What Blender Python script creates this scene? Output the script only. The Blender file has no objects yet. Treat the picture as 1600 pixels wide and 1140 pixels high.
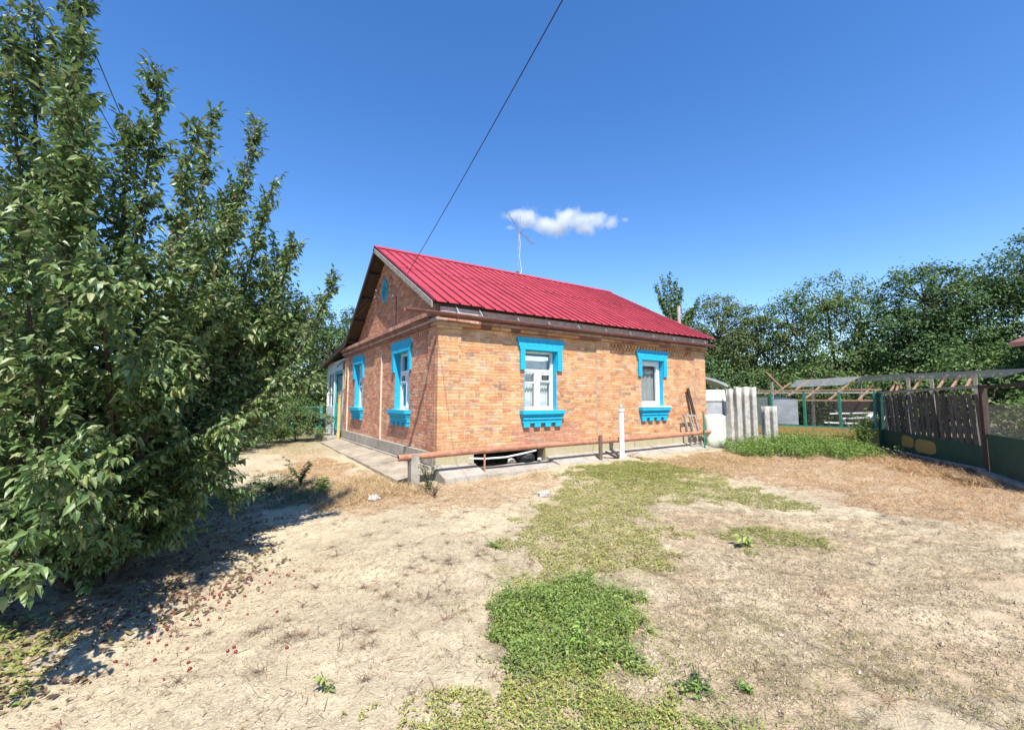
import bpy, math, random
import numpy as np
from mathutils import Vector, Matrix

random.seed(7)
RNG = np.random.default_rng(7)
SC = bpy.context.scene
COL = SC.collection
R = math.radians

# ------------------------------------------------------------------ camera
CAM = np.array([-3.439, -7.910, 1.55])
HEADING, PITCH, FPX = R(56.7), R(4.66), 675.0
cam_d = bpy.data.cameras.new("camera")
cam_d.sensor_width = 36.0
cam_d.lens = 36.0 * FPX / 1600.0
cam_d.clip_start = 0.05
cam_d.clip_end = 6000.0
cam = bpy.data.objects.new("camera", cam_d)
cam.location = CAM
cam.rotation_euler = (math.pi / 2 + PITCH, 0, HEADING - math.pi / 2)
COL.objects.link(cam)
SC.camera = cam

# ------------------------------------------------------------------ sky and sun
SUN_TRAVEL = Vector((1.0, 2.7, -4.05)).normalized()
SUN_EL = math.asin(-SUN_TRAVEL.z)
SUN_AZ = math.atan2(-SUN_TRAVEL.x, -SUN_TRAVEL.y)
world = bpy.data.worlds.new("World")
SC.world = world
world.use_nodes = True
wn = world.node_tree
for n in list(wn.nodes):
    wn.nodes.remove(n)
sky = wn.nodes.new("ShaderNodeTexSky")
sky.sky_type = 'NISHITA'
sky.sun_disc = False
sky.sun_elevation = SUN_EL
sky.sun_rotation = SUN_AZ % (2 * math.pi)
sky.altitude = 150
sky.air_density = 1.0
sky.dust_density = 0.0
sky.ozone_density = 1.6
bg = wn.nodes.new("ShaderNodeBackground")
bg.inputs[1].default_value = 0.145
out = wn.nodes.new("ShaderNodeOutputWorld")
hsv = wn.nodes.new("ShaderNodeHueSaturation")
hsv.inputs["Saturation"].default_value = 1.30
hsv.inputs["Hue"].default_value = .508
wn.links.new(sky.outputs[0], hsv.inputs["Color"])
wn.links.new(hsv.outputs[0], bg.inputs[0])
wn.links.new(bg.outputs[0], out.inputs[0])

sun_d = bpy.data.lights.new("sun", 'SUN')
sun_d.energy = 5.0
sun_d.angle = R(0.53)
sun_d.color = (1.0, 0.95, 0.87)
sun = bpy.data.objects.new("sun", sun_d)
sun.rotation_euler = SUN_TRAVEL.to_track_quat('-Z', 'Y').to_euler()
sun.location = (-8, -22, 33)
COL.objects.link(sun)

SC.view_settings.view_transform = 'Standard'
SC.view_settings.look = 'None'
SC.view_settings.gamma = 1.0
SC.view_settings.exposure = 0.78
SC.view_settings.use_curve_mapping = False
SC.render.resolution_x, SC.render.resolution_y = 1024, 729
try:
    SC.cycles.volume_bounces = 4
    SC.cycles.transparent_max_bounces = 16
except Exception:
    pass


# ------------------------------------------------------------------ numeric helpers
def sstep(a, b, x):
    t = np.clip((np.asarray(x, float) - a) / (b - a), 0, 1)
    return t * t * (3 - 2 * t)


def _hash(ix, iy, s):
    h = np.sin(ix * 127.1 + iy * 311.7 + s * 74.7) * 43758.5453
    return h - np.floor(h)


def vnoise(x, y, s=0):
    x = np.asarray(x, float); y = np.asarray(y, float)
    ix = np.floor(x); iy = np.floor(y)
    fx = x - ix; fy = y - iy
    fx = fx * fx * (3 - 2 * fx); fy = fy * fy * (3 - 2 * fy)
    a = _hash(ix, iy, s); b = _hash(ix + 1, iy, s)
    c = _hash(ix, iy + 1, s); d = _hash(ix + 1, iy + 1, s)
    return (a * (1 - fx) + b * fx) * (1 - fy) + (c * (1 - fx) + d * fx) * fy


def ground_base(x, y):
    x = np.asarray(x, float); y = np.asarray(y, float)
    return 0.16 * sstep(-5.5, -0.6, y) * (0.3 + 0.7 * sstep(-0.8, 4.0, x))


def ground_z(x, y):
    x = np.asarray(x, float); y = np.asarray(y, float)
    near = 1 - sstep(12, 30, np.hypot(x + 1, y + 4))
    n = (vnoise(x * 1.1, y * 1.1, 1) - .5) * .05
    n = n + (vnoise(x * 3.7, y * 3.7, 2) - .5) * .028
    rough = .55 + .45 * sstep(-1.2, 1.0, x - .35 * (y + 5))
    n = n + (vnoise(x * 8.5, y * 8.5, 3) - .5) * .034 * rough
    n = n + (vnoise(x * 19, y * 19, 4) - .5) * .022 * rough
    return ground_base(x, y) + n * near


def in_poly(px, py, poly):
    inside = np.zeros(px.shape, bool)
    n = len(poly)
    j = n - 1
    for i in range(n):
        xi, yi = poly[i]; xj, yj = poly[j]
        c = ((yi > py) != (yj > py)) & (px < (xj - xi) * (py - yi) / ((yj - yi) or 1e-9) + xi)
        inside ^= c
        j = i
    return inside


def sample_poly(poly, n, rng, ragged=.25):
    P = np.array(poly, float)
    lo = P.min(0) - ragged; hi = P.max(0) + ragged
    out_ = []
    tot = 0
    while tot < n:
        q = rng.uniform(lo, hi, (max(n * 2, 1000), 2))
        wob = np.stack([vnoise(q[:, 0] * 3.1, q[:, 1] * 3.1, 11), vnoise(q[:, 0] * 3.1, q[:, 1] * 3.1, 12)], 1) - .5
        wob2 = np.stack([vnoise(q[:, 0] * 11, q[:, 1] * 11, 13), vnoise(q[:, 0] * 11, q[:, 1] * 11, 14)], 1) - .5
        w = q + wob * ragged * 2.6 + wob2 * ragged * 1.2
        q = q[in_poly(w[:, 0], w[:, 1], poly)]
        out_.append(q); tot += len(q)
        if len(q) == 0:
            break
    return np.concatenate(out_)[:n]


# ------------------------------------------------------------------ mesh builder
class MB:
    """collects geometry, build() links it as one mesh object"""

    def __init__(self):
        self.V = []; self.F = {3: [], 4: []}; self.N = {}; self.C = []; self.n = 0; self.poly = []

    def add(self, v, f, col=(1, 1, 1)):
        v = np.asarray(v, float).reshape(-1, 3)
        f = np.asarray(f, int)
        self.F[f.shape[1]].append(f + self.n)
        self.V.append(v)
        c = np.asarray(col, float)
        if c.ndim == 1:
            c = np.tile(c, (len(v), 1))
        self.C.append(c)
        self.n += len(v)
        return self

    def ngon(self, v, col=(1, 1, 1)):
        v = np.asarray(v, float)
        self.poly.append(list(range(self.n, self.n + len(v))))
        self.V.append(v); self.C.append(np.tile(np.asarray(col, float), (len(v), 1))); self.n += len(v)
        return self

    def box(self, a, b, col=(1, 1, 1), jit=0.0):
        x0, y0, z0 = np.minimum(a, b); x1, y1, z1 = np.maximum(a, b)
        v = np.array([(x0, y0, z0), (x1, y0, z0), (x1, y1, z0), (x0, y1, z0), (x0, y0, z1), (x1, y0, z1), (x1, y1, z1), (x0, y1, z1)], float)
        if jit:
            v += RNG.uniform(-jit, jit, v.shape)
        return self.add(v, BOXF, col)

    def bar(self, p, q, w, h, up=(0, 0, 1), col=(1, 1, 1)):
        p = np.asarray(p, float); q = np.asarray(q, float)
        d = q - p; L = np.linalg.norm(d); d = d / L
        s = np.cross(d, up); sl = np.linalg.norm(s)
        if sl < 1e-6:
            s = np.array([1., 0, 0])
        else:
            s = s / sl
        u = np.cross(s, d)
        v = []
        for e in (p, q):
            for a, b in ((-1, -1), (1, -1), (1, 1), (-1, 1)):
                v.append(e + s * a * w / 2 + u * b * h / 2)
        f = [(0, 1, 2, 3), (7, 6, 5, 4), (0, 4, 5, 1), (1, 5, 6, 2), (2, 6, 7, 3), (3, 7, 4, 0)]
        return self.add(v, np.array(f)[:, ::-1], col)

    def tube(self, pts, rad, n=8, col=(1, 1, 1), cap=True):
        pts = np.asarray(pts, float)
        m = len(pts)
        rad = np.full(m, rad, float) if np.isscalar(rad) else np.asarray(rad, float)
        tan = np.gradient(pts, axis=0)
        tan /= np.linalg.norm(tan, axis=1)[:, None] + 1e-12
        ref = np.array([0, 0, 1.]) if abs(tan[0][2]) < .9 else np.array([1., 0, 0])
        v = []
        for i in range(m):
            s = np.cross(tan[i], ref); s /= np.linalg.norm(s) + 1e-12
            u = np.cross(s, tan[i])
            a = np.arange(n) * 2 * math.pi / n
            v.append(pts[i] + rad[i] * (np.cos(a)[:, None] * s + np.sin(a)[:, None] * u))
        v = np.concatenate(v)
        f = []
        for i in range(m - 1):
            for k in range(n):
                f.append((i * n + k, i * n + (k + 1) % n, (i + 1) * n + (k + 1) % n, (i + 1) * n + k))
        self.add(v, f, col)
        if cap:
            self.ngon(v[:n][::-1], col if np.ndim(col) == 1 else (1, 1, 1))
            self.ngon(v[-n:], col if np.ndim(col) == 1 else (1, 1, 1))
        return self

    def prism(self, poly, axis, a, b, col=(1, 1, 1)):
        """poly: 2D points in the plane normal to axis (0:x -> (y,z), 1:y -> (x,z), 2:z -> (x,y))"""
        def lift(t):
            return np.array([(t, p, q) if axis == 0 else (p, t, q) if axis == 1 else (p, q, t) for p, q in poly], float)
        A, B = lift(a), lift(b)
        n = len(poly)
        self.ngon(A[::-1], col); self.ngon(B, col)
        self.add(np.concatenate([A, B]), [(i, (i + 1) % n, n + (i + 1) % n, n + i) for i in range(n)], col)
        return self

    def leaves(self, P, D, Nn, L, Wd, col, kind='fold', droop=.25, fold=.25):
        n = len(P)
        if n == 0:
            return self
        D = D / (np.linalg.norm(D, axis=1)[:, None] + 1e-9)
        S = np.cross(Nn, D); S /= np.linalg.norm(S, axis=1)[:, None] + 1e-9
        U = np.cross(D, S)
        T, Fq, Ft = LEAF[kind]
        t = np.array(T)
        k = len(t)
        Lx = np.asarray(L)[:, None]; Wx = np.asarray(Wd)[:, None]
        x = t[None, :, 0] * Lx
        y = t[None, :, 1] * Wx
        z = np.abs(t[None, :, 1]) * Wx * 2 * fold - droop * (t[None, :, 0] ** 2) * Lx
        v = P[:, None, :] + x[..., None] * D[:, None, :] + y[..., None] * S[:, None, :] + z[..., None] * U[:, None, :]
        v = v.reshape(-1, 3)
        off = (np.arange(n) * k)[:, None, None]
        c = np.repeat(np.asarray(col, float), k, axis=0) if np.ndim(col) == 2 else col
        first = True
        base = self.n
        self.V.append(v)
        self.C.append(c if np.ndim(c) == 2 else np.tile(np.asarray(c, float), (len(v), 1)))
        if Fq:
            self.F[4].append((np.array(Fq)[None] + off).reshape(-1, 4) + base)
        if Ft:
            self.F[3].append((np.array(Ft)[None] + off).reshape(-1, 3) + base)
        self.n += len(v)
        return self

    def build(self, name, mat, parent=None, origin=(0, 0, 0), smooth=False):
        me = bpy.data.meshes.new(name)
        V = np.concatenate(self.V) - np.asarray(origin, float)
        C = np.concatenate(self.C)
        loops = []; sizes = []
        for k in (3, 4):
            if self.F[k]:
                a = np.concatenate(self.F[k])
                loops.append(a.reshape(-1)); sizes.append(np.full(len(a), k))
        for p in self.poly:
            loops.append(np.array(p)); sizes.append(np.array([len(p)]))
        loops = np.concatenate(loops).astype(np.int32); sizes = np.concatenate(sizes).astype(np.int32)
        starts = np.concatenate([[0], np.cumsum(sizes)[:-1]]).astype(np.int32)
        me.vertices.add(len(V)); me.vertices.foreach_set("co", V.astype(np.float32).ravel())
        me.loops.add(len(loops)); me.loops.foreach_set("vertex_index", loops)
        me.polygons.add(len(sizes)); me.polygons.foreach_set("loop_start", starts)
        try:
            me.polygons.foreach_set("loop_total", sizes)
        except Exception:
            pass
        me.update(calc_edges=True)
        at = me.attributes.new("col", 'FLOAT_COLOR', 'POINT')
        rgba = np.ones((len(V), 4), np.float32); rgba[:, :3] = C
        at.data.foreach_set("color", rgba.ravel())
        me.polygons.foreach_set("use_smooth", np.full(len(sizes), bool(smooth)))
        me.validate()
        if mat:
            me.materials.append(mat)
        o = bpy.data.objects.new(name, me)
        COL.objects.link(o)
        if parent is not None:
            o.parent = parent
        return o


BOXF = np.array([(0, 3, 2, 1), (4, 5, 6, 7), (0, 1, 5, 4), (1, 2, 6, 5), (2, 3, 7, 6), (3, 0, 4, 7)])
LEAF = {
    'fold': ([(0, 0), (.32, 0), (.68, 0), (1, 0), (.3, .46), (.66, .36), (.3, -.46), (.66, -.36)],
             [(1, 2, 5, 4), (2, 1, 6, 7)], [(0, 1, 4), (2, 3, 5), (1, 0, 6), (3, 2, 7)]),
    'kite': ([(0, 0), (.45, 0), (1, 0), (.42, .48), (.42, -.48)], [], [(0, 1, 3), (1, 2, 3), (1, 0, 4), (2, 1, 4)]),
    'diamond': ([(0, 0), (1, 0), (.45, .5), (.45, -.5)], [], [(0, 1, 2), (1, 0, 3)]),
    'blade': ([(0, .5), (0, -.5), (.55, .36), (.55, -.36), (1, 0)], [(1, 3, 2, 0)], [(3, 4, 2)]),
}


def norm(a):
    a = np.asarray(a, float)
    return a / (np.linalg.norm(a, axis=-1, keepdims=True) + 1e-9)


def empty(name, loc=(0, 0, 0)):
    o = bpy.data.objects.new(name, None)
    o.empty_display_size = .2
    o.location = loc
    COL.objects.link(o)
    return o


def tag(o, label=None, cat=None, group=None, kind=None):
    if label: o["label"] = label
    if cat: o["category"] = cat
    if group: o["group"] = group
    if kind: o["kind"] = kind
    return o


# ------------------------------------------------------------------ materials
MATS = {}


def mat(name, col=(.5, .5, .5), rough=.8, attr=False, nscale=6., namt=.25, col2=None, bscale=40., bump=.2, metal=0., spec=.4, n2scale=None, n2amt=.0, transl=0., bdist=.01):
    if name in MATS:
        return MATS[name]
    m = bpy.data.materials.new(name)
    m.use_nodes = True
    nt = m.node_tree; N = nt.nodes; Lk = nt.links
    bsdf = N["Principled BSDF"]; outn = N["Material Output"]
    bsdf.inputs["Roughness"].default_value = rough
    bsdf.inputs["Metallic"].default_value = metal
    bsdf.inputs["Specular IOR Level"].default_value = spec
    geo = N.new("ShaderNodeNewGeometry")
    if attr:
        a = N.new("ShaderNodeAttribute"); a.attribute_name = "col"
        src = a.outputs["Color"]
    else:
        rgb = N.new("ShaderNodeRGB"); rgb.outputs[0].default_value = (*col, 1)
        src = rgb.outputs[0]

    def noise(sc, det=5):
        t = N.new("ShaderNodeTexNoise"); t.inputs["Scale"].default_value = sc; t.inputs["Detail"].default_value = det
        t.inputs["Roughness"].default_value = .62
        Lk.new(geo.outputs["Position"], t.inputs["Vector"])
        return t
    if namt > 0:
        t = noise(nscale)
        ramp = N.new("ShaderNodeMapRange"); ramp.inputs[1].default_value = .28; ramp.inputs[2].default_value = .72
        Lk.new(t.outputs["Fac"], ramp.inputs[0])
        mx = N.new("ShaderNodeMix"); mx.data_type = 'RGBA'
        if col2 is not None:
            mx.blend_type = 'MIX'; mx.inputs[7].default_value = (*col2, 1)
            sc = N.new("ShaderNodeMath"); sc.operation = 'MULTIPLY'; sc.inputs[1].default_value = namt
            Lk.new(ramp.outputs[0], sc.inputs[0]); Lk.new(sc.outputs[0], mx.inputs[0])
        else:
            mx.blend_type = 'MULTIPLY'; mx.inputs[0].default_value = 1
            r2 = N.new("ShaderNodeMapRange"); r2.inputs[3].default_value = 1 - namt; r2.inputs[4].default_value = 1 + namt
            Lk.new(ramp.outputs[0], r2.inputs[0])
            cc = N.new("ShaderNodeCombineColor")
            for i in range(3): Lk.new(r2.outputs[0], cc.inputs[i])
            Lk.new(cc.outputs[0], mx.inputs[7])
        Lk.new(src, mx.inputs[6])
        src = mx.outputs[2]
    if n2scale:
        t = noise(n2scale, 4)
        r2 = N.new("ShaderNodeMapRange"); r2.inputs[1].default_value = .3; r2.inputs[2].default_value = .7
        r2.inputs[3].default_value = 1 - n2amt; r2.inputs[4].default_value = 1 + n2amt
        Lk.new(t.outputs["Fac"], r2.inputs[0])
        cc = N.new("ShaderNodeCombineColor")
        for i in range(3): Lk.new(r2.outputs[0], cc.inputs[i])
        mx = N.new("ShaderNodeMix"); mx.data_type = 'RGBA'; mx.blend_type = 'MULTIPLY'; mx.inputs[0].default_value = 1
        Lk.new(src, mx.inputs[6]); Lk.new(cc.outputs[0], mx.inputs[7])
        src = mx.outputs[2]
    Lk.new(src, bsdf.inputs["Base Color"])
    if bump > 0:
        t = noise(bscale, 6)
        b = N.new("ShaderNodeBump"); b.inputs["Strength"].default_value = bump; b.inputs["Distance"].default_value = bdist
        Lk.new(t.outputs["Fac"], b.inputs["Height"]); Lk.new(b.outputs[0], bsdf.inputs["Normal"])
    if transl > 0:
        tr = N.new("ShaderNodeBsdfTranslucent"); Lk.new(src, tr.inputs["Color"])
        ms = N.new("ShaderNodeMixShader"); ms.inputs[0].default_value = transl
        Lk.new(bsdf.outputs[0], ms.inputs[1]); Lk.new(tr.outputs[0], ms.inputs[2]); Lk.new(ms.outputs[0], outn.inputs[0])
    MATS[name] = m
    return m


def glass_mat(name, tint=(.9, .95, .95)):
    m = bpy.data.materials.new(name); m.use_nodes = True
    N = m.node_tree.nodes; Lk = m.node_tree.links
    N.remove(N["Principled BSDF"])
    gl = N.new("ShaderNodeBsdfGlossy"); gl.inputs["Roughness"].default_value = .03
    tr = N.new("ShaderNodeBsdfTransparent"); tr.inputs[0].default_value = (*tint, 1)
    lw = N.new("ShaderNodeLayerWeight"); lw.inputs[0].default_value = .5
    pw = N.new("ShaderNodeMath"); pw.operation = 'POWER'; pw.inputs[1].default_value = 4.0
    fr = N.new("ShaderNodeMath"); fr.operation = 'MULTIPLY_ADD'; fr.inputs[1].default_value = .75; fr.inputs[2].default_value = .09
    Lk.new(lw.outputs["Facing"], pw.inputs[0]); Lk.new(pw.outputs[0], fr.inputs[0])
    ms = N.new("ShaderNodeMixShader")
    Lk.new(fr.outputs[0], ms.inputs[0]); Lk.new(tr.outputs[0], ms.inputs[1]); Lk.new(gl.outputs[0], ms.inputs[2])
    Lk.new(ms.outputs[0], N["Material Output"].inputs[0])
    return m


def net_mat(name, col, scale, thick):
    """fine woven netting: too fine to model thread by thread"""
    m = bpy.data.materials.new(name); m.use_nodes = True
    N = m.node_tree.nodes; Lk = m.node_tree.links
    b = N["Principled BSDF"]; b.inputs["Base Color"].default_value = (*col, 1); b.inputs["Roughness"].default_value = .8
    tr = N.new("ShaderNodeBsdfTransparent")
    geo = N.new("ShaderNodeNewGeometry")
    t = N.new("ShaderNodeTexNoise"); t.inputs["Scale"].default_value = scale; t.inputs["Detail"].default_value = 2
    Lk.new(geo.outputs["Position"], t.inputs["Vector"])
    mr = N.new("ShaderNodeMapRange"); mr.inputs[1].default_value = .3; mr.inputs[2].default_value = .7
    mr.inputs[3].default_value = thick - .25; mr.inputs[4].default_value = thick + .25
    Lk.new(t.outputs["Fac"], mr.inputs[0])
    ms = N.new("ShaderNodeMixShader")
    Lk.new(mr.outputs[0], ms.inputs[0]); Lk.new(tr.outputs[0], ms.inputs[1]); Lk.new(b.outputs[0], ms.inputs[2])
    Lk.new(ms.outputs[0], N["Material Output"].inputs[0])
    return m


M_BRICK = mat("brick", attr=True, rough=.9, nscale=26, namt=.28, bscale=70, bump=.5, spec=.2, n2scale=2.4, n2amt=.22, bdist=.006)
M_MORTAR = mat("mortar", (.58, .50, .40), rough=.95, nscale=9, namt=.25, bscale=90, bump=.5, spec=.1)
M_CORNICE = mat("painted_brick_cornice", attr=True, rough=.85, nscale=12, namt=.25, bscale=60, bump=.4, spec=.2)
M_BLUE = mat("blue_paint", (.010, .36, .60), rough=.5, nscale=7, namt=.55, col2=(.035, .42, .57), bscale=55, bump=.3, spec=.4, n2scale=45, n2amt=.12)
M_WHITE = mat("white_paint", (.74, .75, .74), rough=.5, nscale=7, namt=.1, bump=.08, bscale=30)
M_PVC = mat("white_pvc", (.8, .8, .8), rough=.35, nscale=3, namt=.04, bump=0)
M_ROOF = mat("red_metal", attr=True, rough=.48, nscale=2.2, namt=.24, bscale=5, bump=.25, bdist=.02, spec=.4, n2scale=17, n2amt=.14)
M_CONC = mat("concrete", (.34, .305, .255), rough=.92, nscale=4, namt=.3, bscale=45, bump=.5, spec=.15, n2scale=22, n2amt=.15)
M_CONCY = mat("mossy_plinth", (.42, .37, .27), rough=.92, nscale=3.2, namt=.75, col2=(.34, .30, .13), bscale=45, bump=.5, spec=.15, n2scale=25, n2amt=.2)
M_GREYWOOD = mat("weathered_wood", (.30, .27, .23), rough=.9, nscale=14, namt=.35, bscale=60, bump=.5, spec=.15)
M_DARKWOOD = mat("dark_wood", (.060, .042, .034), rough=.85, nscale=12, namt=.35, bscale=50, bump=.4, spec=.2)
M_FASCIA = mat("fascia_paint", (.46, .36, .33), rough=.8, nscale=8, namt=.3, bscale=50, bump=.3)
M_GUTTER = mat("brown_gutter", (.20, .085, .065), rough=.6, nscale=9, namt=.35, bscale=40, bump=.2)
M_RUST = mat("rusty_pipe", (.36, .165, .10), rough=.75, nscale=6, namt=.35, bscale=60, bump=.35, n2scale=35, n2amt=.15)
M_IRON = mat("dark_iron", (.14, .10, .075), rough=.8, nscale=15, namt=.4, bscale=70, bump=.4)
M_WIRE = mat("old_wire", (.10, .09, .08), rough=.7, nscale=20, namt=.2, bump=0)
M_ANT = mat("dull_aluminium", (.24, .24, .25), rough=.6, nscale=20, namt=.2, bump=0)
M_GALV = mat("galvanised", (.42, .43, .44), rough=.55, metal=.4, nscale=20, namt=.25, bump=.1)
M_YELLOW = mat("yellow_gas_paint", (.52, .39, .15), rough=.6, nscale=9, namt=.25, bscale=40, bump=.2)
M_TEAL = mat("teal_paint", (.10, .50, .50), rough=.6, nscale=6, namt=.2, bscale=40, bump=.2)
M_ASB = mat("asbestos_cement", (.40, .38, .335), rough=.95, nscale=7, namt=.3, bscale=45, bump=.45, spec=.1, n2scale=40, n2amt=.18)
M_PLAST = mat("pale_plastic", (.50, .55, .42), rough=.6, nscale=3, namt=.2, bump=.1, spec=.3)
M_GREEN = mat("green_metal", (.007, .050, .036), rough=.55, nscale=5, namt=.3, bscale=30, bump=.15, n2scale=30, n2amt=.15)
M_GREENPOST = mat("green_post", (.040, .19, .12), rough=.6, nscale=12, namt=.4, bscale=30, bump=.15)
M_OCHRE = mat("ochre_paint", (.36, .23, .07), rough=.75, nscale=6, namt=.6, col2=(.20, .15, .06), bscale=30, bump=.2)
M_SLAT = mat("old_slats", attr=True, rough=.9, nscale=10, namt=.35, bscale=60, bump=.4, spec=.15)
M_TIMBER = mat("raw_timber", (.30, .175, .11), rough=.85, nscale=10, namt=.35, bscale=60, bump=.3)
M_GREYSHEET = mat("grey_sheet", (.30, .31, .32), rough=.8, nscale=4, namt=.25, bump=.2)
M_BLACK = mat("black_rubber", (.012, .012, .012), rough=.6, nscale=8, namt=.2, bump=.1)
M_CURTAIN = mat("curtain", (.72, .74, .76), rough=.9, nscale=5, namt=.12, bump=0, transl=.3)
M_BLIND = mat("grey_curtain", (.36, .36, .34), rough=.9, nscale=3, namt=.2, bump=0, transl=.2)
M_GLASS = glass_mat("window_glass")
M_BARK = mat("bark", (.075, .058, .045), rough=.95, nscale=18, namt=.4, bscale=50, bump=.8, spec=.1)
M_LEAF = mat("cherry_leaf", attr=True, rough=.43, namt=.12, nscale=30, bump=0, spec=.55, transl=.3)
M_FARLEAF = mat("tree_leaf", attr=True, rough=.55, namt=0, bump=0, spec=.3, transl=.28)
M_HERB = mat("herb_leaf", attr=True, rough=.6, namt=0, bump=0, spec=.3, transl=.25)
M_DRY = mat("dry_grass", attr=True, rough=.85, namt=0, bump=0, spec=.15, transl=.15)
M_CRUMB = mat("soil_crumb", attr=True, rough=.97, namt=.15, nscale=40, bump=0, spec=.05)
M_BERRY = mat("red_berry", (.20, .008, .014), rough=.3, namt=.4, nscale=12, bump=0, spec=.5)
M_STONE = mat("stone", (.42, .38, .33), rough=.9, nscale=14, namt=.3, bscale=60, bump=.5)
M_CABLE = mat("cable", (.02, .02, .022), rough=.6, namt=0, bump=0)
M_NET = net_mat("dark_netting", (.05, .055, .05), 260, .62)
M_NETG = net_mat("grey_netting", (.22, .24, .24), 200, .55)

# ------------------------------------------------------------------ patches of the yard (world x, y on the ground)
PA = [(-1.91, -5.17), (-1.4, -4.85), (-1.09, -4.83), (-0.71, -4.99), (-0.73, -5.47), (-1.0, -5.81), (-1.42, -6.04), (-1.7, -5.93), (-1.91, -5.72), (-2.0, -5.39)]
PB = [(-1.94, -5.63), (-1.4, -6.02), (-1.5, -6.3), (-1.6, -6.75), (-2.1, -6.55), (-2.3, -6.15), (-2.14, -5.84)]
PC = [(2.9, -0.95), (4.7, -1.0), (4.77, -2.97), (3.18, -3.7), (1.37, -3.9), (0.54, -4.92), (-0.11, -5.19), (-0.85, -4.98), (-1.1, -4.67), (-1.13, -4.4), (-0.32, -3.83), (-0.02, -3.16), (1.34, -2.3)]
PD = [(3.62, -3.17), (4.06, -4.16), (4.02, -4.83), (3.04, -4.66), (2.6, -3.74)]
PD2 = [(1.64, -4.83), (2.36, -5.36), (2.0, -5.73), (1.15, -5.46)]
PE1 = [(-2.6, 2.5), (-1.5, 4.5), (-1.05, 1.8), (-0.75, -0.9), (-1.2, -1.7), (-2.1, -1.7), (-2.7, -1.0)]
PE2 = [(4.6, -1.0), (7.6, -1.3), (11.2, -3.7), (9.5, -5.6), (8.6, -6.6), (4.6, -6.9), (4.2, -5.9), (4.81, -4.32), (4.6, -2.6)]
PE3 = [(-.9, -.8), (2.4, -.75), (1.3, -2.1), (-.4, -2.6), (-1.3, -1.9)]
PF = [(8.0, -0.9), (10.2, -1.0), (11.6, -1.1), (12.4, -2.6), (11.6, -3.6), (9.9, -3.5), (8.6, -2.6), (7.9, -1.9)]
PG1 = [(-4.8, -3.5), (-4.5, -3.45), (-4.16, -3.88), (-4.2, -4.03), (-4.12, -4.45), (-4.27, -4.6), (-4.6, -4.5)]
PG2 = [(-2.74, -5.62), (-2.49, -5.58), (-2.29, -5.8), (-2.32, -6.2), (-2.9, -5.95)]
PG3 = [(-1.32, -6.25), (-1.09, -6.34), (-1.15, -6.52), (-1.41, -6.44)]
PH = [(1.29, -3.86), (2.86, -4.75), (4.16, -6.89), (0.3, -7.6), (-1.6, -6.9), (-1.2, -6.1), (-.4, -5.3)]
PS = [(-3.94, -0.15), (-2.58, 1.94), (-1.97, 0.68), (-2.3, -.9), (-3.75, -1.09)]


# ================================================================== SETTING
def build_ground():
    def axis(lo, hi, dense_lo, dense_hi, step):
        a = list(np.arange(dense_lo, dense_hi, step))
        s = step; x = dense_hi
        while x < hi:
            a.append(x); s *= 1.13; x += s
        a.append(hi)
        s = step; x = dense_lo - step; b = []
        while x > lo:
            b.append(x); s *= 1.13; x -= s
        b.append(lo)
        return np.array(b[::-1] + a)
    X = axis(-900, 900, -5.2, 5.6, .032)
    Y = axis(-600, 900, -8.0, -0.4, .032)
    xx, yy = np.meshgrid(X, Y)
    zz = ground_z(xx, yy)
    nx, ny = len(X), len(Y)
    V = np.stack([xx, yy, zz], -1).reshape(-1, 3)
    idx = np.arange(nx * ny).reshape(ny, nx)
    F = np.stack([idx[:-1, :-1], idx[:-1, 1:], idx[1:, 1:], idx[1:, :-1]], -1).reshape(-1, 4)
    # soil colour: pale dry sand, browner where thatch and leaf litter lie, darkened too for the tree's shade
    x, y = V[:, 0], V[:, 1]
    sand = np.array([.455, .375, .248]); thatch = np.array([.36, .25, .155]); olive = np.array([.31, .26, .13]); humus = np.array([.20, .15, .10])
    wx = x + (vnoise(x * 2.3, y * 2.3, 21) - .5) * .6 + (vnoise(x * 9, y * 9, 22) - .5) * .22
    wy = y + (vnoise(x * 2.3, y * 2.3, 23) - .5) * .6 + (vnoise(x * 9, y * 9, 24) - .5) * .22
    C = np.tile(sand, (len(V), 1))
    C *= (.86 + .28 * vnoise(x * 1.3, y * 1.3, 31))[:, None] * (.9 + .2 * vnoise(x * 14, y * 14, 32))[:, None]

    def blend(mask, c, a):
        nonlocal C
        w = (mask * a)[:, None]
        C = C * (1 - w) + np.asarray(c) * w
    blend(in_poly(wx, wy, PH) * vnoise(x * 2.2, y * 2.2, 33), thatch * 1.2, .6)
    for p, c, a in ((PC, olive, .7), (PD, olive, .6), (PD2, olive, .6), (PB, olive, .6), (PA, humus, .8), (PE1, thatch * 1.15, .75), (PE2, thatch, .8), (PE3, thatch * 1.25, .45), (PF, humus, .8), (PS, humus, .7), ([(-5.9, -4.6), (-4.4, -4.2), (-3.6, -3.3), (-3.1, -2.2), (-3.2, -.8), (-4.4, .6), (-6.4, .2)], humus, .75)):  # last patch: humus under the tree, with its shade put into the colour
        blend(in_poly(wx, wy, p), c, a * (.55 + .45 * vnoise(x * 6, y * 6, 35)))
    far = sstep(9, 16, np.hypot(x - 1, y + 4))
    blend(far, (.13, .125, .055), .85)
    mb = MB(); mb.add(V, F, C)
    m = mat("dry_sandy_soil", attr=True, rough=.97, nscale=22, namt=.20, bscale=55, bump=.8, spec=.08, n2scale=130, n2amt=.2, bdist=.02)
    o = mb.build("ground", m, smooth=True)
    tag(o, kind="structure")


build_ground()

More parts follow.
